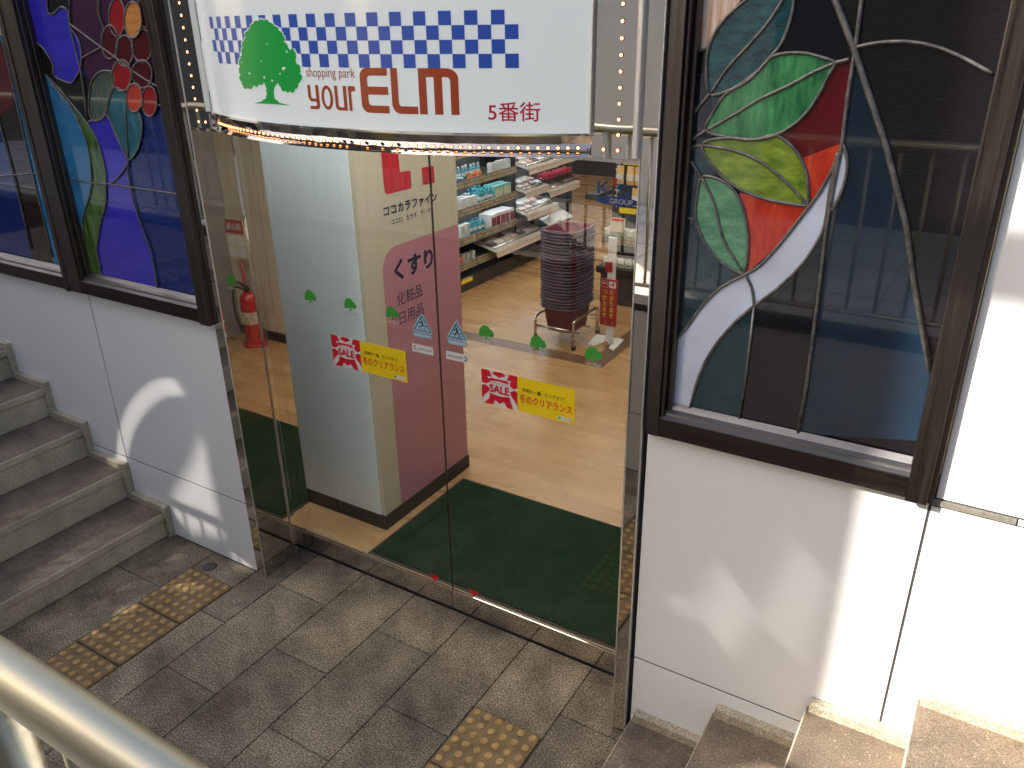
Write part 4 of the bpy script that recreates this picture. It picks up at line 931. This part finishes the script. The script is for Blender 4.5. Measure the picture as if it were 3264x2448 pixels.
MB().box(-4.95, SX-0.03, 7.40, 7.42, 0.146, 2.2).build('upright', m_black, rk)
pl_ = MB()
for y in (6.0, 6.93, 7.41, 7.9): pl_.box(SX+0.0102, SX+0.0125, y, y+0.004, 0.004, 0.143)
pl_.build('plinth_joint', m_darkgap, rk)
decal('warning_label', rk, [(rect(6.30, 6.50, 0.085, 0.125), m_syel), (rect(6.32, 6.47, 0.128, 0.138), m_sgrey)], lambda u, v, d=0: Vector((SX+0.0106+d, u, v)))
LEV = (0.265, 0.515, 0.80, 1.06, 1.34, 1.62)
for z in LEV:
    MB().box(-4.95, SX-0.025, 5.2, 8.67, z-0.03, z-0.008).build('shelf_board', m_shelf, rk)
    for y0, y1 in ((5.2, 6.60), (6.615, 7.395)):
        m = MB(); m.loft([[(SX-0.024, y, z-0.045), (SX+0.012, y, z-0.045), (SX-0.006, y, z+0.022), (SX-0.026, y, z+0.022)] for y in (y0, y1)]); m.build('price_rail', m_tag, rk)
m_lamp = M('shelf_lamp', (0.9, 0.9, 0.9), 0.4, emit=(0.92, 0.97, 1.0), estr=6.0)
for z in (0.80, 1.06, 1.34, 1.62): MB().box(SX-0.10, SX-0.08, 5.3, 8.65, z-0.042, z-0.033).build('shelf_light', m_lamp, rk)

# products: one of each kind, then copies
def proto_set():
    d = {}
    def mk(key, name, cat, parts):
        r_ = thing(name, 'item', cat, (0, 0, 0))
        for n_, mb_, mat in parts:
            o = mb_.build(n_, mat); o.parent = r_
        d[key] = r_
    T = lambda n, c, **k: M(n, c, k.get('r', 0.3))
    for key, col, cap in (('teal', (0.03, 0.28, 0.36), (0.05, 0.42, 0.5)), ('pale', (0.55, 0.66, 0.70), (0.75, 0.78, 0.8)), ('lotion', (0.10, 0.34, 0.42), (0.7, 0.72, 0.72))):
        mk('bottle_'+key, 'lotion_bottle', 'bottle', [('body', MB().lathe((0, 0, 0), [(0.021, 0), (0.023, 0.006), (0.023, 0.082), (0.016, 0.094), (0.011, 0.098)], 14), T('bottle_'+key, col)), ('label_band', MB().lathe((0, 0, 0.03), [(0.0232, 0), (0.0235, 0.001), (0.0235, 0.030), (0.0232, 0.031)], 14), T('bottle_band', (0.75, 0.77, 0.78))), ('cap', MB().lathe((0, 0, 0.097), [(0.0125, 0), (0.0125, 0.022), (0.010, 0.025)], 12), T('cap_'+key, cap))])
    mk('tube', 'cream_tube', 'tube', [('body', MB().loft([[(-0.02, -0.003, 0.12), (0.02, -0.003, 0.12), (0.02, 0.003, 0.12), (-0.02, 0.003, 0.12)], [(-0.02, -0.017, 0.03), (0.02, -0.017, 0.03), (0.02, 0.017, 0.03), (-0.02, 0.017, 0.03)]]), T('tube_body', (0.78, 0.80, 0.78))), ('cap', MB().lathe((0, 0, 0), [(0.016, 0), (0.017, 0.028), (0.015, 0.03)], 12), T('tube_cap', (0.25, 0.55, 0.5)))])
    mk('jar', 'cream_jar', 'jar', [('body', MB().lathe((0, 0, 0), [(0.032, 0), (0.036, 0.005), (0.036, 0.032), (0.033, 0.035)], 16), T('jar_body', (0.05, 0.16, 0.33))), ('lid', MB().lathe((0, 0, 0.035), [(0.0365, 0), (0.037, 0.016), (0.035, 0.019)], 16), T('jar_lid', (0.42, 0.60, 0.72)))])
    def bx(key, name, cat, col, w_, dp, h_, band):
        mk(key, name, cat, [('carton', MB().box(-dp/2, dp/2, -w_/2, w_/2, 0, h_), T('carton_'+key, col)), ('print_band', MB().box(dp/2, dp/2+0.0008, -w_/2+0.004, w_/2-0.004, h_*0.18, h_*0.8), T('print_'+key, band))])
    bx('white', 'white_carton', 'carton', (0.78, 0.79, 0.80), 0.055, 0.05, 0.105, (0.62, 0.70, 0.74)); bx('big', 'boxed_set', 'carton', (0.76, 0.77, 0.78), 0.075, 0.14, 0.125, (0.22, 0.02, 0.05))
    bx('orange', 'orange_carton', 'carton', (0.72, 0.30, 0.13), 0.075, 0.09, 0.085, (0.55, 0.17, 0.07)); bx('mint', 'mint_carton', 'carton', (0.25, 0.58, 0.55), 0.045, 0.045, 0.12, (0.72, 0.74, 0.5)); bx('flat', 'compact_case', 'compact', (0.60, 0.52, 0.47), 0.05, 0.06, 0.012, (0.75, 0.55, 0.5))
    mk('lip', 'lipstick', 'lipstick', [('case', MB().lathe((0, 0, 0), [(0.010, 0), (0.010, 0.04), (0.009, 0.041)], 10), T('lip_case', (0.05, 0.015, 0.02))), ('tip', MB().lathe((0, 0, 0.041), [(0.0095, 0), (0.0095, 0.028), (0.006, 0.034)], 10), T('lip_tip', (0.62, 0.03, 0.08)))])
    return d
PR = proto_set(); PU = {}
def put(key, x, y, z, label, group, sc=1.0, rz=None):
    src = PR[key]
    o = src if key not in PU else copy_tree(src)
    PU[key] = 1; o.location = (x, y, z); o.scale = (sc, sc, sc); o.rotation_euler.z = rnd.uniform(-0.12, 0.12) if rz is None else rz
    o['label'] = label; o['group'] = group
def row(key, z, y0, y1, n, label, group, xs=(SX-0.06,), sc=1.0):
    for x in xs:
        for i in range(n): put(key, x+rnd.uniform(-0.008, 0.008), y0+(y1-y0)*(i+0.5)/n+rnd.uniform(-0.004, 0.004), z-0.0078, label, group, sc*rnd.uniform(0.95, 1.05))
row('jar', 1.06, 6.10, 6.50, 4, 'blue cream jar on the upper lit shelf behind the pillar edge', 'blue jars', (SX-0.07, SX-0.17)); row('lotion' and 'bottle_lotion', 1.06, 6.52, 6.95, 6, 'blue bottle with white cap on the upper lit shelf', 'blue bottles', (SX-0.16,), 1.05)
row('orange', 1.06, 6.60, 6.80, 2, 'orange carton among the blue jars on the upper shelf', 'orange cartons up', (SX-0.07,), 0.8); row('white', 1.06, 7.0, 7.38, 5, 'white carton at the end of the upper shelf', 'white cartons up', (SX-0.09,))
row('tube', 0.80, 6.05, 6.42, 5, 'white cream tube on the second shelf beside the pillar', 'white tubes', (SX-0.07, SX-0.15)); row('white', 0.80, 6.44, 6.72, 4, 'white carton among tubes on the second shelf', 'white cartons', (SX-0.07, SX-0.16)); row('bottle_teal', 0.80, 6.74, 7.02, 4, 'teal lotion bottle on the second shelf', 'teal bottles', (SX-0.07, SX-0.14, SX-0.21), 1.15); row('mint', 0.80, 7.04, 7.36, 6, 'mint green carton on the second shelf', 'mint cartons', (SX-0.07, SX-0.16), 1.1)
row('bottle_pale', 0.515, 6.08, 6.42, 5, 'pale blue bottle on the third shelf', 'pale bottles', (SX-0.07, SX-0.14)); row('white', 0.515, 6.45, 6.62, 2, 'white carton standing beside pale bottles on the third shelf', 'white cartons third shelf', (SX-0.1,), 1.15); row('bottle_teal', 0.515, 6.64, 6.90, 4, 'teal bottle behind the boxed sets on the third shelf', 'teal bottles third shelf', (SX-0.10, SX-0.17)); row('big', 0.515, 6.93, 7.36, 5, 'large white boxed set with dark red front on the third shelf', 'boxed sets', (SX-0.10,), 1.2)
row('orange', 0.265, 6.05, 6.42, 4, 'orange carton on the bottom shelf', 'orange cartons', (SX-0.08,)); row('white', 0.265, 6.45, 6.68, 3, 'white carton beside orange cartons on the bottom shelf', 'white cartons low', (SX-0.09,), 0.85)
row('lip', 0.80, 7.95, 8.60, 12, 'red lipstick in the stand at the far end of the shelf', 'lipsticks', (SX+0.03, SX-0.02, SX-0.07), 1.5)
for k_, o_ in list(PR.items()):
    if k_ not in PU and k_ != 'lip':
        for c_ in children(o_): bpy.data.objects.remove(c_)
        bpy.data.objects.remove(o_)
# acrylic tester trays that stand out from the right half
m_card = M('header_card', (0.66, 0.52, 0.42), 0.5, var=0.25, vscale=40); m_silver = mirror('tray_silver', (0.75, 0.74, 0.73), 0.2, 0, 1); m_clearp = M('tray_clear_plastic', (0.62, 0.62, 0.60), 0.18)
def tray(y0, y1, z, dep, label, items):
    t_ = thing('tester_tray', label, 'tester tray', (SX, (y0+y1)/2, z))
    m = MB(); m.loft([[(SX-0.20, y, z+0.05), (SX+dep, y, z-0.03), (SX+dep, y, z-0.012), (SX-0.20, y, z+0.068)] for y in (y0, y1)]); m.build('tray_base', m_clearp, t_)
    m = MB(); m.loft([[(SX+dep+0.001, y, z-0.075), (SX+dep+0.006, y, z-0.075), (SX+dep-0.012, y, z+0.004), (SX+dep-0.018, y, z+0.004)] for y in (y0, y1)]); m.build('header_card', m_card, t_)
    for k, (a, b_) in enumerate(((0.02, 0.05), (0.5, 0.53), (0.95, 0.98))):
        yy = y0+(y1-y0)*a; MB().loft([[(SX-0.19, yy+q, z+0.069), (SX+dep-0.01, yy+q, z-0.010), (SX+dep-0.01, yy+q, z+0.03), (SX-0.19, yy+q, z+0.12)] for q in (0, 0.004)]).build('divider', m_acryl, t_)
    MB().cyl((SX+dep-0.055, y0+0.02, z+0.012), (SX+dep-0.055, y1-0.02, z+0.012), 0.011, 12).build('glint_bar', m_silver, t_)
    for r_ in range(2):
        for k in range(items):
            yy = y0+(y1-y0)*(k+0.6)/(items+0.2); f = 0.30+0.30*r_; x = SX-0.19+(dep+0.19)*f; zz = z+0.068-(0.08)*f+0.002
            MB().obox((x, yy, zz+0.008), Vector((0.98, 0, -0.22)).normalized(), Vector((0, 1, 0)), Vector((0.22, 0, 0.98)).normalized(), 0.03, (y1-y0)/(items*2.6), 0.008).build('tester', [M('tester_a', (0.70, 0.56, 0.48), 0.35), M('tester_b', (0.72, 0.70, 0.70), 0.3), M('tester_c', (0.10, 0.06, 0.07), 0.3), M('tester_d', (0.62, 0.38, 0.36), 0.3)][(k*3+r_*2+int(y0*10)) % 4], t_)
    return t_
tray(6.80, 7.85, 0.33, 0.12, 'clear tester tray with beige card on the lowest shelf, nearest the doors', 7); tray(7.42, 8.10, 0.585, 0.12, 'tester tray with pale card on the third shelf', 5)
tray(7.42, 7.92, 0.82, 0.10, 'tester tray with beige card beside the lipsticks', 4); tray(7.42, 8.05, 1.07, 0.14, 'upper tester tray with pink card', 5); tray(8.08, 8.66, 1.07, 0.12, 'upper tester tray at the far end of the shelf', 5); tray(7.94, 8.66, 0.74, 0.10, 'dark lipstick stand tray at the far end of the shelf', 6)
hp = MB().loft([[(SX-0.16, y, 0.50), (SX+0.13, y, 0.36), (SX+0.13, y, 0.364), (SX-0.16, y, 0.504)] for y in (7.88, 8.45)]).build('leaning_board', M('glossy_white_board', (0.80, 0.80, 0.83), 0.15), base=(SX, 8.1, 0.36)); tag(hp, 'glossy white board leaning on the shelf behind the basket stack', 'board')
tag(MB().box(SX-0.2, SX+0.1, 7.9, 8.44, 0.28, 0.357).build('board_stand', m_blackg, base=(SX, 8.1, 0.28)), 'black stand under the glossy white board', 'stand')

# stack of shopping baskets on a wheeled rack
BX0, BX1, BY0, BY1 = -3.075, -2.825, 5.45, 5.90
BC = Vector((-2.985, 5.70, 0)); 
m_bask = M('basket_plastic', (0.16, 0.022, 0.036), 0.35, var=0.15, vscale=8); m_bhand = M('basket_handle', (0.085, 0.075, 0.115), 0.3)
def basket():
    r_ = thing('shopping_basket', 'basket', 'shopping basket', (0, 0, 0), 'stacked shopping baskets')
    hw, hd_, h_ = 0.148, 0.185, 0.205
    def lp(s_, z, rad=0.05): return [(x, y, z) for x, y in rrect(-hw*s_, hw*s_, -hd_*s_, hd_*s_, rad*s_, 4)]
    m = MB(); m.loft([lp(0.80, 0.0), lp(0.97, h_), lp(1.04, h_), lp(1.05, h_+0.010), lp(0.95, h_+0.010), lp(0.94, h_-0.004), lp(0.78, 0.006)], True, True); o = m.build('body', m_bask); o.parent = r_
    rb = MB()
    for k in range(9): 
        z = 0.02+0.019*k; s_ = 0.80+0.17*z/h_; L = lp(s_+0.012, z); L2 = lp(s_+0.012, z+0.007)
        rb.loft([lp(s_, z), L, L2, lp(s_, z+0.007)], False)
    o = rb.build('side_rib', m_bask); o.parent = r_
    for sg_ in (-1, 1):
        hdl = MB(); P = smooth_line([(sg_*hw*1.07, -hd_*0.86, h_+0.011), (sg_*hw*1.075, -hd_*0.4, h_+0.003), (sg_*hw*1.08, 0, h_-0.002), (sg_*hw*1.075, hd_*0.4, h_+0.003), (sg_*hw*1.07, hd_*0.86, h_+0.011)], 3)
        hdl.tube(P, 0.0082, 8); o = hdl.build('handle', m_bhand); o.parent = r_
        hdl = MB(); P = smooth_line([(-hw*0.9, sg_*hd_*1.05, h_+0.010), (-hw*0.4, sg_*hd_*1.055, h_-0.003), (hw*0.4, sg_*hd_*1.055, h_-0.003), (hw*0.9, sg_*hd_*1.05, h_+0.010)], 4)
        hdl.tube(P, 0.0082, 8); o = hdl.build('end_handle', m_bhand); o.parent = r_
    return r_
b0 = basket(); NB = 25
for i in range(NB):
    o = b0 if i == 0 else copy_tree(b0)
    o.location = (BC.x+rnd.uniform(-0.003, 0.003), BC.y+rnd.uniform(-0.003, 0.003), 0.113+0.0262*i); o.rotation_euler.z = rnd.uniform(-0.015, 0.015)
    o['label'] = 'bottom wine red shopping basket of the stack, its woven sides showing' if i == 0 else ('topmost wine red shopping basket of the tall stack' if i == NB-1 else 'wine red shopping basket nested in the middle of the tall stack')
dy = thing('basket_rack', 'chrome tube rack on casters under the basket stack', 'basket rack', (BC.x, BC.y, 0))
m_tube = mirror('rack_chrome', (0.62, 0.56, 0.48), 0.16, 0, 1)
fx0, fx1, fy0, fy1 = BC.x-0.175, BC.x+0.175, BC.y-0.225, BC.y+0.225
for x in (fx0, fx1):
    P = [(x, fy0, 0.075), (x, fy0, 0.20), (x, fy0+0.012, 0.232), (x, fy0+0.045, 0.248), (x, fy1-0.045, 0.248), (x, fy1-0.012, 0.232), (x, fy1, 0.20), (x, fy1, 0.075)]
    MB().tube(P, 0.0125, 12).build('side_loop', m_tube, dy)
for y in (fy0, fy1): MB().cyl((fx0, y, 0.165), (fx1, y, 0.165), 0.010, 12).build('cross_tube', m_tube, dy)
MB_boxes([(fx0, fx1, BC.y-0.10, BC.y-0.085, 0.100, 0.112), (fx0, fx1, BC.y+0.085, BC.y+0.10, 0.100, 0.112)]).build('rest_bar', m_tube, dy)
for x in (fx0, fx1):
    for y in (fy0, fy1):
        ca = MB().box(x-0.014, x+0.014, y-0.010, y+0.022, 0.035, 0.078).build('caster', m_tube, dy, bevel=0.004)
        MB().cyl((x-0.011, y+0.012, 0.024), (x+0.011, y+0.012, 0.024), 0.024, 16).build('wheel', m_black, ca)

# red stand with points notice
sd = thing('notice_stand', 'white floor stand with a red notice board in yellow lettering beside the basket stack', 'sign stand', (-2.64, 5.75, 0))
m_wpl = M('white_plastic', (0.78, 0.77, 0.76), 0.35)
ft = [(-2.765, 5.64), (-2.80, 5.90), (-2.545, 5.90), (-2.52, 5.64), (-2.575, 5.66), (-2.60, 5.76), (-2.67, 5.76), (-2.70, 5.66)]
MB().poly([(x, y, 0.001) for x, y in ft], Vector((0, 0, 0.008))).build('foot_plate', m_wpl, sd)
MB().box(-2.655, -2.585, 5.755, 5.775, 0.009, 0.90).build('post', m_wpl, sd, bevel=0.004)
MB().box(-2.64, -2.60, 5.70, 5.755, 0.009, 0.05).build('clamp', m_silver, sd, bevel=0.004)
m_nred = M('notice_red', (0.36, 0.010, 0.020), 0.4); m_nyel = M('notice_yellow', (0.80, 0.62, 0.02), 0.5)
MB().box(-2.703, -2.555, 5.742, 5.752, 0.165, 0.560).build('notice_board', m_nred, sd, bevel=0.002)
def nf(u, v, d=0.0): return Vector((u, 5.7405-d, v))
L = [(polygeo(rrect(-2.628, -2.568, 0.490, 0.545, 0.008)), m_wpl), (polygeo(rrect(-2.695, -2.638, 0.492, 0.545, 0.008), [rrect(-2.693, -2.640, 0.494, 0.543, 0.007)]), m_wpl), (fit(text2d('d', 1, 0.05), -2.612, -2.584, 0.508, 0.540), m_nred), (fit(text2d('doco', 1, 0.03), -2.690, -2.645, 0.520, 0.532), m_wpl)]
def vert(txt, cu, top, st, w_):
    out = []
    for i, ch in enumerate(txt):
        g = text2d(ch, w_, 0.0007); vs, fs = g; xs = [p[0] for p in vs]
        small = ch == '。'; cx = (min(xs)+max(xs))/2
        out.append(([(cu+(x-cx)+(0.012 if small else 0), top-st*(i+1)+y+0.004) for x, y in vs], fs))
    return join(*out)
L.append((vert('たまります。', -2.600, 0.483, 0.050, 0.048), m_nyel)); L.append((vert('つかえます。', -2.662, 0.483, 0.050, 0.048), m_nyel))
decal('notice_lettering', sd, L, nf)
MB().box(-2.67, -2.61, 5.742, 5.752, 0.62, 0.70).build('upper_notice', m_nred, sd, bevel=0.002)

# black snack display at the right
dsp = thing('snack_display', 'black display unit with white vertical lettering, hung with yellow snack packs', 'display unit', (-2.7, 6.9, 0))
MB().box(-3.17, -2.05, 6.72, 7.25, 0.0, 0.30).build('plinth', m_blackg, dsp, bevel=0.004)
MB().box(-3.20, -2.02, 6.68, 7.28, 0.30, 0.36).build('base_shelf', m_black, dsp, bevel=0.004)
MB().box(-3.18, -2.05, 6.95, 7.0, 0.36, 1.75).build('back_panel', m_blackg, dsp)
MB().box(-3.16, -2.05, 6.72, 6.95, 0.60, 0.625).build('shelf_board', m_shelf, dsp); MB().box(-3.16, -2.05, 6.70, 6.72, 0.585, 0.64).build('price_rail', m_tag, dsp)
MB().box(-3.30, -3.181, 6.62, 6.95, 0.98, 1.03).build('side_tray', m_blackg, dsp, bevel=0.004)
for x0, z0 in ((-3.08, 1.262), (-2.80, 1.262), (-3.10, 0.82), (-2.90, 0.82)): MB().box(x0, x0+0.17, 6.935, 6.9405, z0, z0+0.05).build('yellow_tag', m_syel, dsp)
decal('display_lettering', dsp, [(vert('もっちりツヤ肌＋', -3.135, 1.36, 0.062, 0.060), m_swhite)], lambda u, v, d=0: Vector((u, 6.9485-d, v)))
m_pack = M('snack_pack_print', (0.70, 0.45, 0.16), 0.3, var=0.3, vscale=30); m_packw = M('pack_white', (0.74, 0.73, 0.70), 0.3)
def pack():
    r_ = thing('snack_pack', 'pack', 'snack pack', (0, 0, 0), 'hanging snack packs')
    o = MB().loft([[(-0.034, 0, 0.0), (0.034, 0, 0.0), (0.034, 0.004, 0.0), (-0.034, 0.004, 0.0)], [(-0.034, -0.012, 0.06), (0.034, -0.012, 0.06), (0.034, 0.012, 0.06), (-0.034, 0.012, 0.06)], [(-0.034, 0, 0.17), (0.034, 0, 0.17), (0.034, 0.004, 0.17), (-0.034, 0.004, 0.17)]]).build('pouch', m_pack); o.parent = r_
    o = MB().box(-0.030, 0.030, -0.0125, -0.0105, 0.045, 0.10).build('label_patch', m_packw); o.parent = r_
    return r_
p0 = pack(); q = 0
for z0, xs in ((1.08, (-3.10, -3.00, -2.92, -2.83, -2.74)), (0.89, (-2.94, -2.86, -2.77, -2.69))):
    for x in xs:
        o = p0 if q == 0 else copy_tree(p0); q += 1; o.location = (x, 6.93, z0)
        o['label'] = 'yellow snack pack hanging in the upper row of the black display' if z0 > 1 else 'yellow snack pack hanging in the lower row of the black display'
wp = None
for z0 in (0.361, 0.626):
    for r_ in range(2 if z0 > 0.5 else 1):
        for k in range(9):
            x = -3.12+0.075*k
            if wp is None:
                wp = thing('white_packet', 'w', 'packet', (0, 0, 0), 'white packets on the display'); o = MB().box(-0.032, 0.032, -0.02, 0.02, 0, 0.085).build('packet_body', m_packw, bevel=0.004); o.parent = wp
                o = MB().box(-0.028, 0.028, -0.0212, -0.0202, 0.01, 0.035).build('packet_print', M('packet_green', (0.25, 0.36, 0.10), 0.4)); o.parent = wp; c = wp
            else: c = copy_tree(wp)
            c.location = (x, 6.75+0.07*r_, z0); c.rotation_euler.z = rnd.uniform(-0.15, 0.15)
            c['label'] = 'white packet with green print on the shelf of the black display' if z0 > 0.5 else 'white packet with green print on the low base of the black display'
pc = thing('price_card', 'price card in a clear holder standing on the black display', 'price card', (-3.0, 6.70, 0.64)); MB().box(-3.075, -2.93, 6.692, 6.697, 0.70, 0.83).build('card', M('card_cream', (0.75, 0.70, 0.5), 0.4), pc); MB().box(-3.005, -2.995, 6.690, 6.6995, 0.641, 0.70).build('card_stem', m_clearp, pc); MB().box(-3.06, -2.95, 6.6905, 6.692, 0.80, 0.825).build('card_band', m_sred, pc)
# counter far behind
ct = thing('sales_counter', 'white topped counter far back in the shop above the floor gap', 'counter', (-6.3, 13.2, 0))
MB().box(-7.4, -5.6, 12.95, 13.6, 0.0, 0.40).build('counter_body', m_blackg, ct); MB().box(-7.45, -5.55, 12.85, 13.65, 0.42, 0.50).build('counter_top', M('counter_glass_top', (0.62, 0.78, 0.74), 0.2), ct, bevel=0.01); MB().box(-5.75, -5.62, 12.86, 12.949, 0.0, 0.42).build('counter_leg', m_sgrey, ct)

# fire extinguisher in the right corner, seen in the left mirror jamb
fe = thing('fire_extinguisher', 'red fire extinguisher on a red stand by the beige wall, seen in the mirror jamb', 'fire extinguisher', (-0.255, 4.30, 0))
m_fred = M('extinguisher_red', (0.45, 0.012, 0.015), 0.25, coat=0.5)
MB().lathe((-0.255, 4.30, 0.03), [(0.066, 0), (0.068, 0.01), (0.068, 0.36), (0.058, 0.40), (0.03, 0.425), (0.022, 0.43)], 24).build('cylinder', m_fred, fe)
MB().lathe((-0.255, 4.30, 0.20), [(0.0685, 0), (0.069, 0.002), (0.069, 0.10), (0.0685, 0.102)], 24).build('label_band', M('extinguisher_label', (0.5, 0.42, 0.32), 0.4, var=0.5, vscale=40), fe)
MB().lathe((-0.255, 4.30, 0.46), [(0.02, 0), (0.02, 0.04), (0.012, 0.05)], 14).build('valve', m_black, fe)
MB().obox((-0.215, 4.30, 0.51), Vector((0.94, 0, 0.34)), Vector((0, 1, 0)), Vector((-0.34, 0, 0.94)), 0.07, 0.012, 0.006).build('lever', m_black, fe)
MB().tube(smooth_line([(-0.255, 4.28, 0.48), (-0.18, 4.25, 0.50), (-0.145, 4.24, 0.40), (-0.165, 4.24, 0.20), (-0.18, 4.245, 0.12)], 5), 0.011, 10).build('hose', m_black, fe)
MB().lathe((-0.255, 4.30, 0.0), [(0.10, 0.001), (0.10, 0.018), (0.085, 0.03)], 24).build('stand_base', m_fred, fe)
MB().cyl((-0.165, 4.36, 0.004), (-0.165, 4.36, 0.82), 0.011, 12).build('stand_pole', m_fred, fe)
es = thing('extinguisher_sign', 'small red and cream extinguisher notice on the red pole, seen in the mirror jamb', 'sign', (-0.165, 4.345, 0.88))
MB().box(-0.265, -0.075, 4.340, 4.348, 0.72, 1.03).build('sign_plate', M('plate_cream', (0.66, 0.56, 0.36), 0.5), es)
MB().box(-0.265, -0.075, 4.337, 4.3398, 0.92, 1.03).build('sign_header', m_fred, es)
decal('sign_lettering', es, [(fit(text2d('消火器', 1, 0.02), -0.25, -0.09, 0.945, 1.005), m_swhite)], lambda u, v, d=0: Vector((u, 4.3360-d, v)))
decal('sign_print', es, [(polygeo(rrect(-0.255, -0.175, 0.83, 0.905, 0.01)), m_swhite), (polygeo(rrect(-0.165, -0.085, 0.83, 0.905, 0.01)), m_swhite), (polygeo(rrect(-0.255, -0.175, 0.74, 0.815, 0.01)), m_swhite), (polygeo(rrect(-0.165, -0.085, 0.74, 0.815, 0.01)), m_swhite)], lambda u, v, d=0: Vector((u, 4.3390-d, v)))

# ------------------------------------------------------------------ what stands behind the camera: it shades the front and is mirrored in it
m_grey = M('facade_beige', (0.62, 0.57, 0.50), 0.55, var=0.05, vscale=1.0); m_dk = M('facade_dark', (0.085, 0.072, 0.062), 0.6, var=0.2, vscale=1.0)
YB = -2.12
def plate(name, mat, outline, holes, y0, y1, par):
    cu = bpy.data.curves.new('plate_curve', 'CURVE'); cu.dimensions = '2D'; cu.fill_mode = 'BOTH'; cu.extrude = (y1-y0)/2
    for L in [outline]+holes:
        sp = cu.splines.new('POLY'); sp.points.add(len(L)-1); sp.use_cyclic_u = True
        for p, (x, z) in zip(sp.points, L): p.co = (x, z, 0, 1)
    o = bpy.data.objects.new('plate_tmp', cu); C.objects.link(o); dg = bpy.context.evaluated_depsgraph_get(); me = bpy.data.meshes.new_from_object(o.evaluated_get(dg))
    C.objects.unlink(o); bpy.data.objects.remove(o); bpy.data.curves.remove(cu)
    me.transform(Matrix(((1, 0, 0, 0), (0, 0, -1, (y0+y1)/2), (0, 1, 0, 0), (0, 0, 0, 1)))); me.name = name
    q = bpy.data.objects.new(name, me); C.objects.link(q); me.materials.clear(); me.materials.append(mat); q.parent = par
    me.transform(Matrix.Translation(-parent_base(par))); return q
sb = thing('station_building', 'dark and beige building with a tall gap behind the walkway, seen in the reflections', 'building', (-4, YB, 1.05))
# invented openings in its left wall, cut to shape sunlight like the reflected patches
def up_sun(p):
    t = (p.y-YB)/(-SDIR.y); q = p+SDIR*t; return (q.x, q.z)
def slit(pts3, wd):
    c = [up_sun(p) for p in pts3]; A = []; B = []
    for i, p in enumerate(c):
        a = c[max(i-1, 0)]; b = c[min(i+1, len(c)-1)]; dx, dz = b[0]-a[0], b[1]-a[1]; l = math.hypot(dx, dz) or 1
        A.append((p[0]-dz/l*wd/2, p[1]+dx/l*wd/2)); B.append((p[0]+dz/l*wd/2, p[1]-dx/l*wd/2))
    return A+B[::-1]
def comb(pts3, pitch, part):
    c = [up_sun(p) for p in pts3]; z0 = min(z for _, z in c); z1 = max(z for _, z in c); out = []; z = z0+pitch*0.5
    while z < z1:
        xs = []
        for (ax, az), (bx, bz) in zip(c, c[1:]+c[:1]):
            if (az-z)*(bz-z) < 0: xs.append(ax+(bx-ax)*(z-az)/(bz-az))
        if len(xs) == 2 and abs(xs[0]-xs[1]) > 0.006:
            a, b = min(xs), max(xs); h = pitch*part/2; out.append([(a, z-h), (b, z-h), (b, z+h), (a, z+h)])
        z += pitch
    return out
W0 = tr(0, 900, 0.9330); onw = lambda L: [on_y(x, y, WALL) for x, y in W0(L)]; onf = lambda L: [on_z(x, y, 0.0) for x, y in W0(L)]
SLOTS = [slit(onw(smooth_line([(418, 640), (420, 560), (445, 470), (490, 405), (550, 362), (615, 358)], 4)), 0.021)]
SLOTS += comb(onw([(692, 520), (720, 680), (765, 870), (640, 850), (575, 760), (660, 610)]), 0.024, 0.30)
SLOTS += comb(onf([(250, 1150), (400, 960), (520, 890), (620, 880), (640, 940), (440, 1070)]), 0.030, 0.16)
for L, wd in (([(600, 1030), (690, 1062)], 0.020), ([(405, 1150), (450, 1105)], 0.018), ([(345, 1205), (380, 1180)], 0.020), ([(820, 950), (845, 985)], 0.016)): SLOTS.append(slit(onf(L), wd))
WR = tr(1900, 900, 0.9330); onr = lambda L: [on_y(x, y, WALL) for x, y in WR(L)]
def stripes(a, b, d, n, wd):
    for k in range(n):
        t = (k+0.5)/n; x, y = a[0]+(b[0]-a[0])*t, a[1]+(b[1]-a[1])*t
        SLOTS.append(slit(onr([(x, y), (x+d[0], y+d[1])]), wd))
stripes((425, 960), (335, 1110), (125, 175), 4, 0.0040); stripes((675, 880), (550, 1150), (140, 150), 6, 0.0036); SLOTS.append(slit(onr([(260, 1095), (325, 1120)]), 0.007))
plate('left_wall', m_dk, [(-18, 0.8), (-4.41, 0.8), (-4.41, 9), (-18, 9)], SLOTS, YB-0.001, YB+0.001, sb)
plate('right_wall', m_grey, [(-3.62, 0.8), (-1.7, 0.8), (-1.7, 5.2), (-3.62, 5.2)], [], YB-0.001, YB+0.001, sb)
plate('shuttered_front', m_dk, [(-1.7, 0.8), (14, 0.8), (14, 5.2), (-1.7, 5.2)], [], YB-0.002, YB+0.0, sb)
plate('shade_sill', m_grey, [(-4.41, 0.8), (-3.62, 0.8), (-3.62, 1.75), (-4.41, 1.75)], [], YB-0.001, YB+0.001, sb)  # unseen sill, height set so its shade ends the sunlit walkway patch
plate('shade_bar', m_grey, [(-4.41, 5.72), (14, 5.72), (14, 5.92), (-4.41, 5.92)], [], YB-0.001, YB+0.001, sb)  # unseen bar added to throw a soft shade band on the right wall
